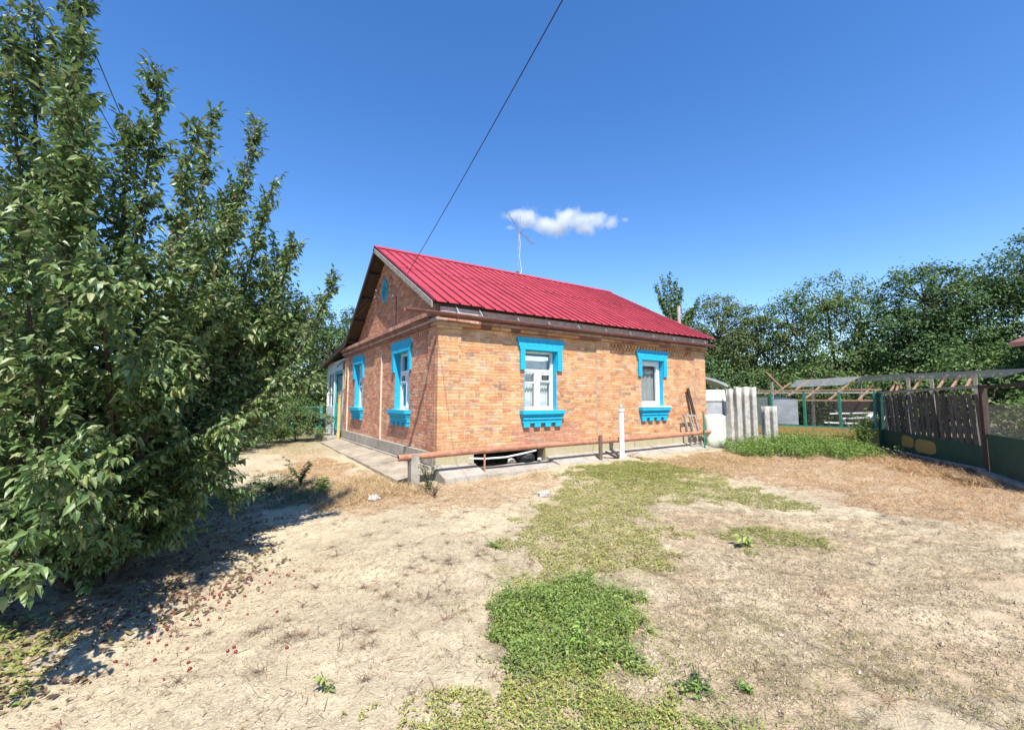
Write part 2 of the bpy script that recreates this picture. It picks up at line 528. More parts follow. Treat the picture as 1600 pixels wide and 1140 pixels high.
# concrete apron along both walls
mb = MB()
for i, (a, b) in enumerate([(-.12, 1.75), (1.77, 3.9), (3.92, 6.1), (6.12, 8.35)]):
    dz = [.0, .012, -.006, .01][i]
    v0 = [(-.80 + .03 * i, a, .10 + dz), (-.11, a, .215 + dz), (-.11, b, .215 + dz), (-.77 + .03 * i, b, .10 + dz)]
    lo = [(p[0], p[1], -.1) for p in v0]
    mb.add(v0 + lo, [(0, 1, 2, 3), (4, 7, 6, 5), (0, 4, 5, 1), (1, 5, 6, 2), (2, 6, 7, 3), (3, 7, 4, 0)])
tag(mb.build("apron", mat("dusty_concrete", (.34, .285, .215), rough=.95, nscale=2.6, namt=.35, bscale=45, bump=.5, spec=.1, n2scale=30, n2amt=.2)), kind="structure")
mb = MB()
for i, (a, b, zi) in enumerate([(-.1, .79, .30), (.795, 2.655, .20), (2.66, 4.05, .30), (4.07, 6.2, .31), (6.22, 8.9, .325)]):
    dz = [.0, .0, .012, .02, .035][i]
    v0 = [(a, -.62, .13 + dz), (b, -.60, .14 + dz), (b, -.045, zi), (a, -.045, zi - .008)]
    lo = [(p[0], p[1], -.1) for p in v0]
    mb.add(v0 + lo, [(0, 1, 2, 3), (4, 7, 6, 5), (0, 4, 5, 1), (1, 5, 6, 2), (2, 6, 7, 3), (3, 7, 4, 0)])
tag(mb.build("pavement", M_CONC), kind="structure")

# ================================================================== BRICK HOUSE
HL, HW = 8.95, 8.22          # long wall along +X, gable wall along +Y
ZP, CO = .522, .0647         # top of plinth, brick course
NC = 39
ZC = ZP + NC * CO            # underside of cornice
REC = .045                   # panels lie back between the pilasters
house = empty("brick_house")
tag(house, "orange brick cottage with red metal roof and blue window surrounds", "house")

LONG_SEG = [(0, .516, 0), (.516, 4.32, REC), (4.32, 4.80, 0), (4.80, 8.42, REC), (8.42, HL, 0)]
GAB_SEG = [(0, .516, 0), (.516, 3.81, REC), (3.81, 4.43, 0), (4.43, 7.70, REC), (7.70, HW, 0)]
LONG_OPEN = [(2.115, 3.045, 1.325, 2.69), (6.02, 6.95, 1.36, 2.66)]
GAB_OPEN = [(1.70, 2.72, 1.325, 2.70), (5.80, 6.78, 1.325, 2.70)]


def to_long(u, d, z): return (u, d, z)
def to_gable(u, d, z): return (d, u, z)
def to_upper(u, d, z): return (d + .20, u, z)


PAL_L = [((.56, .29, .135), 5), ((.59, .345, .17), 5), ((.54, .25, .12), 3), ((.62, .42, .23), 3), ((.47, .18, .10), 1.2), ((.40, .28, .21), 1.3), ((.25, .18, .15), .5), ((.59, .40, .27), 2)]
PAL_G = [((.54, .26, .155), 5), ((.58, .32, .20), 4), ((.50, .21, .13), 4), ((.60, .37, .25), 2.5), ((.44, .17, .115), 1.6), ((.36, .24, .19), .8), ((.57, .40, .30), 1.5)]


def pick(pal, rng):
    w = np.array([p[1] for p in pal]); w = w / w.sum()
    c = np.array(pal[rng.choice(len(pal), p=w)][0])
    mean = np.array([p[0] for p in pal[:4]]).mean(0)
    c = (c * .70 + mean * .30) * np.array([.98, .925, .90])
    return c * rng.uniform(.88, 1.12) * (1 + rng.normal(0, .025, 3))


def lay_bricks(segs, opens, pal, wall, start_fn):
    rng = np.random.default_rng(3 if wall == 'long' else 5)
    rec = []
    for i in range(NC):
        z0 = ZP + i * CO + .0045; z1 = ZP + (i + 1) * CO - .0045
        zm = (z0 + z1) / 2
        for si, (a, b, r) in enumerate(segs):
            s = a + (start_fn(i) if si == 0 else .003)
            first = True
            hdr = (i % 6 == 5)
            while s < b - .02:
                ln = .105 if hdr or (first and (i + si) % 2 and si > 0) else .218
                if first and si == 0 and i % 2: ln = .105
                first = False
                e = min(s + ln + rng.uniform(-.004, .004), b - .003)
                if b - e < .05: e = b - .003
                parts = [(s, e)]
                for (o0, o1, q0, q1) in opens:
                    if q0 - .01 < zm < q1 + .01:
                        new = []
                        for (p, q) in parts:
                            if q <= o0 or p >= o1: new.append((p, q)); continue
                            if p < o0: new.append((p, o0))
                            if q > o1: new.append((o1, q))
                        parts = new
                for (p, q) in parts:
                    if q - p > .025:
                        c = pick(pal, rng)
                        if wall == 'long' and 1.7 < p < 3.6 and z1 < 1.05:      # relaid redder bricks below the window
                            c = c * .45 + pick([((.43, .16, .11), 3), ((.33, .17, .14), 2)], rng) * .55
                        rec.append([p, q, z0 + rng.uniform(-.002, .002), z1 + rng.uniform(-.002, .002), r + rng.uniform(-.002, .003), c, i])
                s = e + .010
    return rec


def rects_around(u0, u1, z0, z1, opens):
    ops = [o for o in opens if o[1] > u0 and o[0] < u1]
    out_ = []
    s = u0
    for o in sorted(ops):
        out_.append((s, o[0], z0, z1)); out_.append((o[0], o[1], z0, o[2])); out_.append((o[0], o[1], o[3], z1)); s = o[1]
    out_.append((s, u1, z0, z1))
    return out_


def boxm(mbx, fn, a, b, col=(1, 1, 1), jit=0):
    mbx.box(fn(*a), fn(*b), col, jit)


all_bricks = []
for wname, segs, opens, pal, fn in (("long", LONG_SEG, LONG_OPEN, PAL_L, to_long), ("gable", GAB_SEG, GAB_OPEN, PAL_G, to_gable)):
    mb = MB()
    for (a, b, r) in segs:
        lo = a + (.13 if a == 0 and wname == "gable" else .01 if a == 0 else 0)
        hi = b - (.01 if b in (HL, HW) else 0)
        for (u0, u1, z0, z1) in rects_around(lo, hi, ZP - .005, ZC, opens):
            boxm(mb, fn, (u0, r + .007, z0), (u1, .34, z1))
    wall = mb.build("wall", M_MORTAR, house)
    sf = (lambda i: .004) if wname == "long" else (lambda i: .124)
    for rcd in lay_bricks(segs, opens, pal, wname, sf):
        all_bricks.append((wall, fn, wname, rcd))


def ang_size(fn, r):
    p, q, z0, z1, d = r[:5]
    c = np.array(fn((p + q) / 2, d, (z0 + z1) / 2)) - CAM
    nrm = np.array(fn(0, -1, 0)) - np.array(fn(0, 0, 0))
    dist = np.linalg.norm(c)
    return (q - p) * (z1 - z0) * abs(c @ nrm) / dist ** 3


order = sorted(range(len(all_bricks)), key=lambda k: -ang_size(all_bricks[k][1], all_bricks[k][3]))
single = set(order[:300])
rest = {}
for k, (wall, fn, wname, r) in enumerate(all_bricks):
    p, q, z0, z1, d, c, i = r
    depth = .112 if (wname == "long" and p < .02) else .06
    if k in single:
        ctr = np.array(fn((p + q) / 2, d + depth / 2, (z0 + z1) / 2))
        b = MB(); boxm(b, fn, (p, d, z0), (q, d + depth, z1), c, .0012)
        o = b.build("brick", M_BRICK, wall, origin=ctr)
        o.location = ctr
    else:
        boxm(rest.setdefault(wall.name, (wall, MB()))[1], fn, (p, d, z0), (q, d + depth, z1), c, .0012)
for wn_, (wall, b) in rest.items():
    tag(b.build("brickwork", M_BRICK, wall), kind="stuff")

# other two walls (closed volume) and floor
mb = MB()
mb.box((.34, HW - .34, ZP), (HL - .35, HW, ZC + .3)); mb.box((HL - .34, .345, ZP), (HL, HW - .005, ZC + .3))
mb.build("rear_wall", M_MORTAR, house)
mb = MB(); mb.box((.345, .345, ZP - .12), (HL - .345, HW - .345, ZP + .02)); mb.build("floor", M_GREYWOOD, house)

# upper gable, set back behind the ledge
ATT_Y, ATT_Z = 4.22, 4.66
ATT = [(ATT_Y, ATT_Z + .35), (ATT_Y - .25, ATT_Z), (ATT_Y, ATT_Z - .35), (ATT_Y + .27, ATT_Z)]
RIDGE_Y, RIDGE_Z = 4.10, 5.83
EAVE_Y, EAVE_Z = -.22, 3.455
SL = (RIDGE_Z - EAVE_Z) / (RIDGE_Y - EAVE_Y)
BK_Y, BK_Z = 7.35, 3.55


def roof_under(y):
    return np.minimum(EAVE_Z + (y - EAVE_Y) * SL, RIDGE_Z - (y - RIDGE_Y) * (RIDGE_Z - BK_Z) / (BK_Y - RIDGE_Y)) - .11


mb = MB(); rng = np.random.default_rng(9)
z = 3.30; i = 0
core = MB()
while z < 5.7:
    z0, z1 = z + .0045, z + CO - .0045
    s = -.05 + (.114 if i % 2 else 0)
    while s < HW:
        e = s + .218
        p, q = s, e
        zt = z1
        # trim to the roof line
        lo_ok = EAVE_Y + (zt + .11 - EAVE_Z) / SL
        hi_ok = RIDGE_Y + (RIDGE_Z - zt - .11) / ((RIDGE_Z - BK_Z) / (BK_Y - RIDGE_Y))
        p = max(p, lo_ok, .0); q = min(q, hi_ok, HW)
        dz = abs((z0 + z1) / 2 - ATT_Z)
        if q - p > .03:
            parts = [(p, q)]
            if dz < .35:
                wl = .27 * (1 - dz / .35); o0, o1 = ATT_Y - wl, ATT_Y + wl
                parts = [t for t in ((p, min(q, o0)), (max(p, o1), q)) if t[1] - t[0] > .02]
            for (p, q) in parts:
                boxm(mb, to_upper, (p, rng.uniform(-.002, .002), z0), (q, .06, z1), pick(PAL_G, rng) * (.9, .86, .82), .0012)
                boxm(core, to_upper, (p - .012, .007, z0 - .006), (q + .012, .12, z1 + .006))
        s = e + .01
    z += CO; i += 1
gw = core.build("gable_wall", M_MORTAR, house)
tag(mb.build("gable_brickwork", M_BRICK, gw), kind="stuff")
# decorative knocked-out brick clusters round the attic window
mb = MB()
for (y, zz) in [(3.62, 4.80), (3.75, 4.92), (3.68, 4.66), (4.78, 4.95), (4.95, 4.82), (5.12, 4.62), (4.86, 4.68), (3.98, 4.22), (4.9, 4.45), (5.05, 4.38)]:
    boxm(mb, to_upper, (y - .06, -.035, zz - .03), (y + .06, .0, zz + .03), pick(PAL_G, rng) * .8, .004)
tag(mb.build("ornament_bricks", M_BRICK, gw), kind="stuff")
# attic window
mb = MB()
A3 = np.array(ATT)
for k in range(4):
    p, q = A3[k], A3[(k + 1) % 4]
    mb.bar((.215, p[0], p[1]), (.215, q[0], q[1]), .05, .10, up=(1, 0, 0))
aw = mb.build("attic_window", M_BLUE, house)
mb = MB(); mb.ngon([(.262, a, b) for a, b in ATT]); mb.build("pane", M_GLASS, aw)
mb = MB(); mb.box((.27, ATT_Y - .01, ATT_Z - .33), (.30, ATT_Y + .02, ATT_Z + .33)); mb.build("mullion", M_WHITE, aw)

# cornice, ledge and dentils
mb = MB(); rng = np.random.default_rng(12)


def course(fn, u0, u1, z0, z1, proj, ln, cols, back=.3):
    s = u0
    while s < u1 - .01:
        e = min(s + ln, u1)
        boxm(mb, fn, (s + .003, -proj + rng.uniform(-.003, .003), z0 + .003), (e - .003, back, z1 - .003), np.array(cols[rng.integers(len(cols))]) * rng.uniform(.85, 1.12))
        s = e


PINK = [(.42, .25, .19), (.45, .28, .22), (.38, .20, .15), (.47, .32, .25)]
ORNG = [(.52, .28, .13), (.47, .22, .11), (.55, .33, .17)]
BROWN = [(.24, .12, .085), (.28, .14, .10), (.20, .10, .075)]
# long wall: three stepped courses under the gutter, more orange near the corner
course(to_long, -.035, HL + .03, ZC + .002, ZC + .072, .035, .25, BROWN + ORNG)
course(to_long, -.075, HL + .05, ZC + .074, ZC + .146, .075, .25, PINK)
course(to_long, -.045, HL + .03, ZC + .148, ZC + .225, .045, .25, BROWN)
boxm(mb, to_long, (-.03, -.045, ZC - .06), (.51, -.004, ZC - .001), ORNG[2])
mb.build("cornice", M_CORNICE, house)
mb = MB()
course(to_gable, .262, HW + .03, ZC + .002, ZC + .072, .03, .25, BROWN)
course(to_gable, .262, HW + .05, ZC + .074, ZC + .14, .065, .25, PINK)
course(to_gable, .262, HW + .07, ZC + .142, ZC + .20, .10, .25, BROWN)
course(to_gable, .262, HW + .09, ZC + .202, ZC + .30, .13, .25, [(.42, .22, .15), (.46, .25, .17), (.38, .19, .13)], back=.35)
mb.build("gable_ledge", M_CORNICE, house)


def dentils(fn, u0, u1, z, pal, name):
    global mb
    mb = MB()
    n = int((u1 - u0) / .125)
    for row in range(2):
        for k in range(n):
            a = u0 + k * .125 + (.0625 if row else 0)
            boxm(mb, fn, (a, -.004, z + row * .073), (a + .066, REC + .004, z + row * .073 + .066), pick(pal, RNG))
    boxm(mb, fn, (u0, .001, z + .148), (u1, REC + .004, ZC - .002), np.array(pal[0][0]) * .9)
    tag(mb.build(name, M_BRICK, house), kind="stuff")


dentils(to_long, 4.81, 8.40, 2.862, PAL_L, "dentil_course")
dentils(to_gable, .53, 3.80, 2.862, PAL_G, "dentil_course")
dentils(to_gable, 4.44, 7.69, 2.862, PAL_G, "dentil_course")

# plinth blocks (open hatch in the long side)
pl = MB()
pl.box((.05, .05, -.15), (.78, .30, ZP - .012)); pl.box((2.66, .05, -.15), (HL - .02, .30, ZP - .012))
pl.box((.06, .31, -.15), (.30, HW - .02, ZP - .012))
plinth = pl.build("plinth", M_CONC, house)
for (a, b) in [(-.035, .80), (2.64, 4.10), (4.115, 5.6), (5.615, 7.2), (7.215, 8.97)]:
    m_ = MB(); m_.box((a, -.04, -.1), (b, .06, ZP - .006), (1, 1, 1), .004); m_.build("plinth_block", M_CONCY, plinth)
for (a, b) in [(.065, 1.86), (1.87, 3.9), (3.91, 6.0), (6.01, 8.24)]:
    m_ = MB(); m_.box((-.05, a, .275), (.06, b, ZP - .006), (1, 1, 1), .003)
    m_.build("plinth_block", M_CONC, plinth)
    m_ = MB(); m_.box((-.115, a + .01, -.1), (.055, b - .004, .262), (1, 1, 1), .006); m_.build("plinth_block", M_CONC, plinth)
m_ = MB(); m_.box((.72, .0, ZP - .05), (2.7, .30, ZP - .006)); m_.build("hatch_lintel", M_DARKWOOD, plinth)
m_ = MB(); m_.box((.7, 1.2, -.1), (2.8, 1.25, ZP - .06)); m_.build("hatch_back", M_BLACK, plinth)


# ---------------------------------------------------------------- windows
def surround(fn, o, name="window_surround"):
    u0, u1, z0, z1 = o
    P = .055                       # how far it stands proud of the panel
    b = MB()
    r = REC
    # soldier bricks of the hood, stepping in towards the opening
    rows = [(z1 + .275, z1 + .185, .205), (z1 + .183, z1 + .10, .175), (z1 + .098, z1 + .002, .145)]
    for (za, zb, ex) in rows:
        a = u0 - ex; e = u1 + ex
        n = int(round((e - a) / .078)); w = (e - a) / n
        for k in range(n):
            boxm(b, fn, (a + k * w + .0015, r - P + RNG.uniform(-.003, .003), zb), (a + (k + 1) * w - .0015, r + .03, za), (1, 1, 1))
    # small teeth under the top row's ends
    for s in (-1, 1):
        for k, (ex, zz) in enumerate([(.205, z1 + .185), (.175, z1 + .10)]):
            uu = (u0 - ex) if s < 0 else (u1 + ex)
            boxm(b, fn, (uu + (.0 if s < 0 else -.03), r - P - .008, zz - .03), (uu + (.03 if s < 0 else 0), r + .03, zz - .004))
    # ears
    for (a, e) in ((u0 - .125, u0 - .002), (u1 + .002, u1 + .145)):
        zz = z1
        k = 0
        while zz > z1 - .40:
            boxm(b, fn, (a, r - P + RNG.uniform(-.003, .003), zz - .0745), (e, r + .03, zz - .001)); zz -= .0765; k += 1
    # painted reveals, brick by brick
    zz = z0
    while zz < z1 - .02:
        t = min(zz + CO, z1 - .013)
        for (a, e) in ((u0, u0 + .012), (u1 - .012, u1)):
            boxm(b, fn, (a, r - .006 + RNG.uniform(0, .003), zz + .001), (e, r + .30, t - .002))
        zz += CO
    boxm(b, fn, (u0, r - .004, z1 - .012), (u1, r + .30, z1))
    return b.build(name, M_BLUE, house)


def sill(fn, o, top_mat, n_teeth=4):
    u0, u1, z0, z1 = o
    r = REC
    b = MB()
    boxm(b, fn, (u0 - .13, r - .15, z0 - .085), (u1 + .15, r + .14, z0 - .002))
    b.prism([(fn(0, r - .12, z0 - .09)[1 if fn is to_long else 0], z0 - .087), (r - .12, z0 - .13), (r - .085, z0 - .15), (r + .02, z0 - .15), (r + .02, z0 - .087)], 0 if fn is to_long else 1, u0 - .10, u1 + .12)
    k = 0
    a = u0 - .085
    w = (u1 + .105 - a) / 9
    for k in range(9):
        boxm(b, fn, (a + k * w + .002, r - .095, z0 - .205), (a + (k + 1) * w - .002, r + .02, z0 - .153))
    boxm(b, fn, (u0 - .075, r - .07, z0 - .285), (u1 + .095, r + .02, z0 - .208))
    span = u1 - u0 + .13
    for k in range(n_teeth):
        a = u0 - .055 + k * span / (n_teeth - .45)
        boxm(b, fn, (a, r - .07, z0 - .375), (a + span / (n_teeth - .45) * .55, r + .02, z0 - .288))
    s = b.build("window_sill", M_BLUE, house)
    if top_mat:
        t = MB(); boxm(t, fn, (u0 - .12, r - .165, z0 + .001), (u1 + .14, r + .12, z0 + .03)); t.build("sill_board", top_mat, s)
    return s


def curtain_mesh(fn, u0, u1, z0, z1, d, amp=.015, wl=.075):
    n = max(8, int((u1 - u0) / wl * 6))
    us = np.linspace(u0, u1, n)
    b = MB()
    v = []
    for zz in (z0, z1):
        for i, u in enumerate(us):
            v.append(fn(u, d + amp * math.sin(u / wl * 2 * math.pi + .7 * math.sin(u * 9)), zz))
    b.add(v, [(i, i + 1, n + i + 1, n + i) for i in range(n - 1)])
    return b


def frame_rect(b, fn, u0, u1, z0, z1, d, w, t):
    boxm(b, fn, (u0, d, z0), (u0 + w, d + t, z1)); boxm(b, fn, (u1 - w, d, z0), (u1, d + t, z1))
    boxm(b, fn, (u0 + w, d + .001, z0), (u1 - w, d + t - .001, z0 + w)); boxm(b, fn, (u0 + w, d + .001, z1 - w), (u1 - w, d + t - .001, z1))


def pane(fn, u0, u1, z0, z1, d, parent):
    b = MB(); b.add([fn(u0, d, z0), fn(u1, d, z0), fn(u1, d, z1), fn(u0, d, z1)], [(0, 1, 2, 3)] if fn is to_long else [(3, 2, 1, 0)]); return b.build("pane", M_GLASS, parent)


def old_window(fn, o):
    """wooden casement: transom light above, two sashes below, a small vent sash"""
    u0, u1, z0, z1 = o
    u0 += .013; u1 -= .013; z1 -= .013
    d = REC + .135
    b = MB(); frame_rect(b, fn, u0, u1, z0, z1, d, .045, .08)
    w = b.build("window", M_WHITE, house)
    zt = z0 + .67 * (z1 - z0)
    um = (u0 + u1) / 2
    b = MB(); boxm(b, fn, (u0 + .046, d - .012, zt - .03), (u1 - .046, d + .07, zt + .03)); b.build("transom", M_WHITE, w)
    pane(fn, u0 + .045, u1 - .045, zt + .03, z1 - .045, d + .03, w)
    b = MB(); boxm(b, fn, (um - .04, d - .014, z0 + .046), (um + .04, d + .07, zt - .031)); b.build("mullion", M_WHITE, w)
    zb = z0 + .47 * (z1 - z0)
    for k, (a, e) in enumerate(((u0 + .047, um - .042), (um + .042, u1 - .047))):
        b = MB(); frame_rect(b, fn, a, e, z0 + .047, zt - .032, d + .004, .035, .05)
        boxm(b, fn, (a + .035, d + .008, zb - .014), (e - .035, d + .05, zb + .014))
        s = b.build("sash", M_WHITE, w)
        pane(fn, a + .035, e - .035, z0 + .08, zb - .014, d + .03, s)
        pane(fn, a + .035, e - .035, zb + .014, zt - .067, d + .03, s)
        if k == 1:
            b = MB(); frame_rect(b, fn, a + .03, e - .03, zb + .02, zt - .06, d - .02, .03, .028); b.build("vent_sash", M_WHITE, w)
    c = curtain_mesh(fn, u0 + .05, um - .02, z0 + .05, zt - .03, d + .14).build("curtain", M_CURTAIN, w, smooth=True)
    c = curtain_mesh(fn, um + .0, u1 - .05, z0 + .05, zb + .01, d + .14).build("curtain", M_CURTAIN, w, smooth=True)
    c = curtain_mesh(fn, u0 + .05, u1 - .05, zt, z1 - .2, d + .15, .01, .2).build("curtain", M_CURTAIN, w, smooth=True)
    return w


def pvc_window(fn, o):
    u0, u1, z0, z1 = o
    u0 += .013; u1 -= .013; z1 -= .013
    d = REC + .12
    b = MB(); frame_rect(b, fn, u0, u1, z0 + .03, z1, d, .06, .07)
    w = b.build("window", M_PVC, house)
    b = MB(); frame_rect(b, fn, u0 + .062, u1 - .062, z0 + .092, z1 - .062, d - .012, .07, .07); s = b.build("sash", M_PVC, w)
    pane(fn, u0 + .13, u1 - .13, z0 + .16, z1 - .13, d + .025, s)
    curtain_mesh(fn, u0 + .06, u1 - .06, z0 + .1, z1 - .2, d + .13, .02, .16).build("curtain", M_BLIND, w, smooth=True)
    return w


for fn, o, kind in ((to_long, LONG_OPEN[0], 'old'), (to_long, LONG_OPEN[1], 'pvc'), (to_gable, GAB_OPEN[0], 'old'), (to_gable, GAB_OPEN[1], 'old')):
    surround(fn, o)
    sill(fn, o, M_PVC if kind == 'pvc' else None)
    (pvc_window if kind == 'pvc' else old_window)(fn, o)

# ---------------------------------------------------------------- roof
X0, X1 = -.17, 9.13
NS = np.array([0, -SL, 1]) / math.hypot(1, SL)         # outward normal of the front slope
rt = MB()
# decking under the sheets (dark boards) and underside
a = np.array([X0 + .01, EAVE_Y + .03, EAVE_Z - .035]); b = np.array([X0 + .01, RIDGE_Y, RIDGE_Z - .05])
for (y0, z0, y1, z1) in ((EAVE_Y + .11, EAVE_Z + .11 * SL - .03, RIDGE_Y, RIDGE_Z - .03), (RIDGE_Y, RIDGE_Z - .03, BK_Y, BK_Z - .03), (BK_Y, BK_Z - .03, 11.9, 2.96)):
    x1 = X1 - .02 if y0 < 7 else 5.0
    rt.add([(X0 + .02, y0, z0), (x1, y0, z0), (x1, y1, z1), (X0 + .02, y1, z1), (X0 + .02, y0, z0 - .05), (x1, y0, z0 - .05), (x1, y1, z1 - .05), (X0 + .02, y1, z1 - .05)], BOXF[:, ::-1])
roof = rt.build("roof", M_DARKWOOD, house)


def ribbed_sheet(xa, xb, y0, z0, y1, z1, lift, jit):
    nrm = np.array([0, -(z1 - z0), (y1 - y0)]); nrm /= np.linalg.norm(nrm)
    if nrm[2] < 0: nrm = -nrm
    prof = []
    x = xa
    pitch = (X1 - X0) / 36
    while x < xb - .01:
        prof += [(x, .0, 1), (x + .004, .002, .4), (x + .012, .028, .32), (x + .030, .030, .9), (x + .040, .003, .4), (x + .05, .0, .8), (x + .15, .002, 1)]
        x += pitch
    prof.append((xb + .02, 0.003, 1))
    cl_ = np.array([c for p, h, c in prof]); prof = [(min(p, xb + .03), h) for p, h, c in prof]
    segs_ = 5
    v = []
    for i in range(segs_ + 1):
        t = i / segs_
        for (p, h) in prof:
            w = lift + h + jit * (math.sin(p * 7 + i * 2.1) * .35 + RNG.uniform(-.3, .3))
            v.append(np.array([p, y0 + (y1 - y0) * t, z0 + (z1 - z0) * t]) + nrm * w)
    n = len(prof)
    f = [(i * n + k, i * n + k + 1, (i + 1) * n + k + 1, (i + 1) * n + k) for i in range(segs_) for k in range(n - 1)]
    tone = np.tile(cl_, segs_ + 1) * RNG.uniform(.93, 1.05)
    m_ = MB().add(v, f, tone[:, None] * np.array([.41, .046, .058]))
    return m_


ym, zm_ = EAVE_Y + (RIDGE_Y - EAVE_Y) * .56, EAVE_Z + (RIDGE_Z - EAVE_Z) * .56
nx_ = 9
wx_ = (X1 - X0) / nx_
for k in range(nx_):
    xa, xb = X0 + k * wx_, X0 + (k + 1) * wx_
    dy = RNG.uniform(-.012, .012) - (.065 if k else 0)
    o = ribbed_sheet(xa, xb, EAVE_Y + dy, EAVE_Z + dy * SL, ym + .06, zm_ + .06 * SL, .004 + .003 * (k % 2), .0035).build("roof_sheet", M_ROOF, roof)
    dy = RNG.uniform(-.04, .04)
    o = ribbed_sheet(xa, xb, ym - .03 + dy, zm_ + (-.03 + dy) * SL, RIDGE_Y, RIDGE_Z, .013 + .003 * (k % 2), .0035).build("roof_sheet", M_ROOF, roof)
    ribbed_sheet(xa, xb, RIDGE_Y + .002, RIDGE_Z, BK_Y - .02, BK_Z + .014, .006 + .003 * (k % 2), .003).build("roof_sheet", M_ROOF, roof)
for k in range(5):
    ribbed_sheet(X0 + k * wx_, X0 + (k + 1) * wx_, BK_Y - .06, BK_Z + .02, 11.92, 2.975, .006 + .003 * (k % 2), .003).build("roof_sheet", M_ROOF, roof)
# ridge cap in lengths
for k in range(4):
    xa = X0 - .01 + k * (X1 - X0) / 4; xb = xa + (X1 - X0) / 4 + .04
    dz = .002 * (k % 2)
    m_ = MB()
    m_.add([(xa, RIDGE_Y - .15, RIDGE_Z - .15 * SL + .042 + dz), (xb, RIDGE_Y - .15, RIDGE_Z - .15 * SL + .042 + dz), (xb, RIDGE_Y, RIDGE_Z + .062 + dz), (xa, RIDGE_Y, RIDGE_Z + .062 + dz),
            (xb, RIDGE_Y + .15, RIDGE_Z - .15 * .7 + .042 + dz), (xa, RIDGE_Y + .15, RIDGE_Z - .15 * .7 + .042 + dz)], [(0, 1, 2, 3), (3, 2, 4, 5)], (.41, .046, .058))
    m_.build("ridge_cap", M_ROOF, roof)
# verge boards
m_ = MB(); m_.prism([(EAVE_Y + .14, EAVE_Z + .14 * SL - .165), (EAVE_Y + .14, EAVE_Z + .14 * SL - .035), (RIDGE_Y, RIDGE_Z - .035), (RIDGE_Y, RIDGE_Z - .165)], 0, X0 - .012, X0 + .016)
m_.build("verge_board", M_GREYWOOD, roof)
m_ = MB(); m_.prism([(RIDGE_Y + .002, RIDGE_Z - .165), (RIDGE_Y + .002, RIDGE_Z - .02), (BK_Y, BK_Z - .02), (11.9, 2.965), (11.9, 2.84), (BK_Y, BK_Z - .16)], 0, X0 - .012, X0 + .016)
m_.build("verge_board", M_DARKWOOD, roof)
# purlin ends showing under the gable overhang
m_ = MB()
for t in (.2, .45, .7, .95):
    y = RIDGE_Y + (BK_Y - RIDGE_Y) * t; zz = RIDGE_Z + (BK_Z - RIDGE_Z) * t - .14
    m_.box((X0 + .03, y - .04, zz - .06), (.3, y + .04, zz + .02))
for t in (.25, .5, .75):
    y = EAVE_Y + (RIDGE_Y - EAVE_Y) * t; zz = EAVE_Z + (RIDGE_Z - EAVE_Z) * t - .14
    m_.box((X0 + .03, y - .04, zz - .06), (.3, y + .04, zz + .02))
m_.build("purlin_ends", M_DARKWOOD, roof)
# eaves board, gutter and its straps
m_ = MB(); m_.box((.0, -.115, 3.285), (HL + .02, -.085, 3.40)); m_.build("eaves_board", M_FASCIA, roof)
m_ = MB(); m_.box((-.02, -.107, 3.402), (HL + .10, -.06, 3.52)); m_.build("soffit_board", M_DARKWOOD, roof)
m_ = MB()
gx0, gx1 = -.76, HL + .12
ga = np.linspace(math.pi, 2 * math.pi, 9)
prof = [(-.215 + .062 * math.cos(t), 3.262 + .062 * math.sin(t)) for t in ga]
prof_in = [(-.215 + .056 * math.cos(t), 3.264 + .056 * math.sin(t)) for t in ga[::-1]]
ring = prof + prof_in
nseg = 12
v = []
for i in range(nseg + 1):
    t = i / nseg; x = gx0 + (gx1 - gx0) * t
    dz = -.02 * t + .006 * math.sin(t * 23)
    v += [(x, p, q + dz) for p, q in ring]
n = len(ring)
m_.add(v, [(i * n + k, i * n + (k + 1) % n, (i + 1) * n + (k + 1) % n, (i + 1) * n + k) for i in range(nseg) for k in range(n)])
gut = m_.build("gutter", M_GUTTER, roof)
for x in (.32, .85, 1.75, 2.6, 3.5, 4.4, 5.3, 6.2, 7.1, 8.0, 8.6):
    m_ = MB(); m_.bar((x, -.125, 3.44), (x + .01, -.276, 3.262), .022, .006); m_.bar((x + .01, -.278, 3.262), (x + .01, -.22, 3.188), .022, .006)
    m_.build("gutter_strap", M_GALV, gut)

# ---------------------------------------------------------------- veranda at the back end of the gable wall
m_ = MB()
m_.box((.03, 8.24, .1), (.15, 8.55, 2.95)); m_.box((.03, 10.16, .1), (.15, 11.5, 1.25)); m_.box((.03, 8.24, 2.66), (.15, 11.5, 3.05))
m_.box((.03, 11.38, 1.25), (.15, 11.5, 2.66)); m_.box((.03, 10.0, .1), (.15, 10.16, 2.66)); m_.box((.15, 11.42, .1), (4.8, 11.5, 2.9)); m_.box((4.72, HW, .1), (4.8, 11.42, 2.9))
ver = m_.build("veranda", M_WHITE, house)
m_ = MB(); frame_rect(m_, to_gable, 10.165, 11.375, 1.26, 2.655, .05, .06, .06); boxm(m_, to_gable, (10.23, .055, 1.80), (11.31, .10, 1.84)); boxm(m_, to_gable, (10.75, .056, 1.32), (10.79, .10, 2.6))
vf = m_.build("veranda_window", M_WHITE, ver)
pane(to_gable, 10.22, 11.32, 1.31, 2.6, .08, vf)
m_ = MB(); frame_rect(m_, to_gable, 8.56, 9.99, .42, 2.65, .045, .10, .06); dr = m_.build("door", M_TEAL, ver)
m_ = MB(); boxm(m_, to_gable, (8.66, .06, .5), (9.89, .09, 1.45)); m_.build("door_panel", M_TEAL, dr)
pane(to_gable, 8.66, 9.89, 1.46, 2.56, .07, dr)
curtain_mesh(to_gable, 8.68, 9.9, 1.5, 2.5, .16, .02, .12).build("curtain", M_CURTAIN, ver, smooth=True)
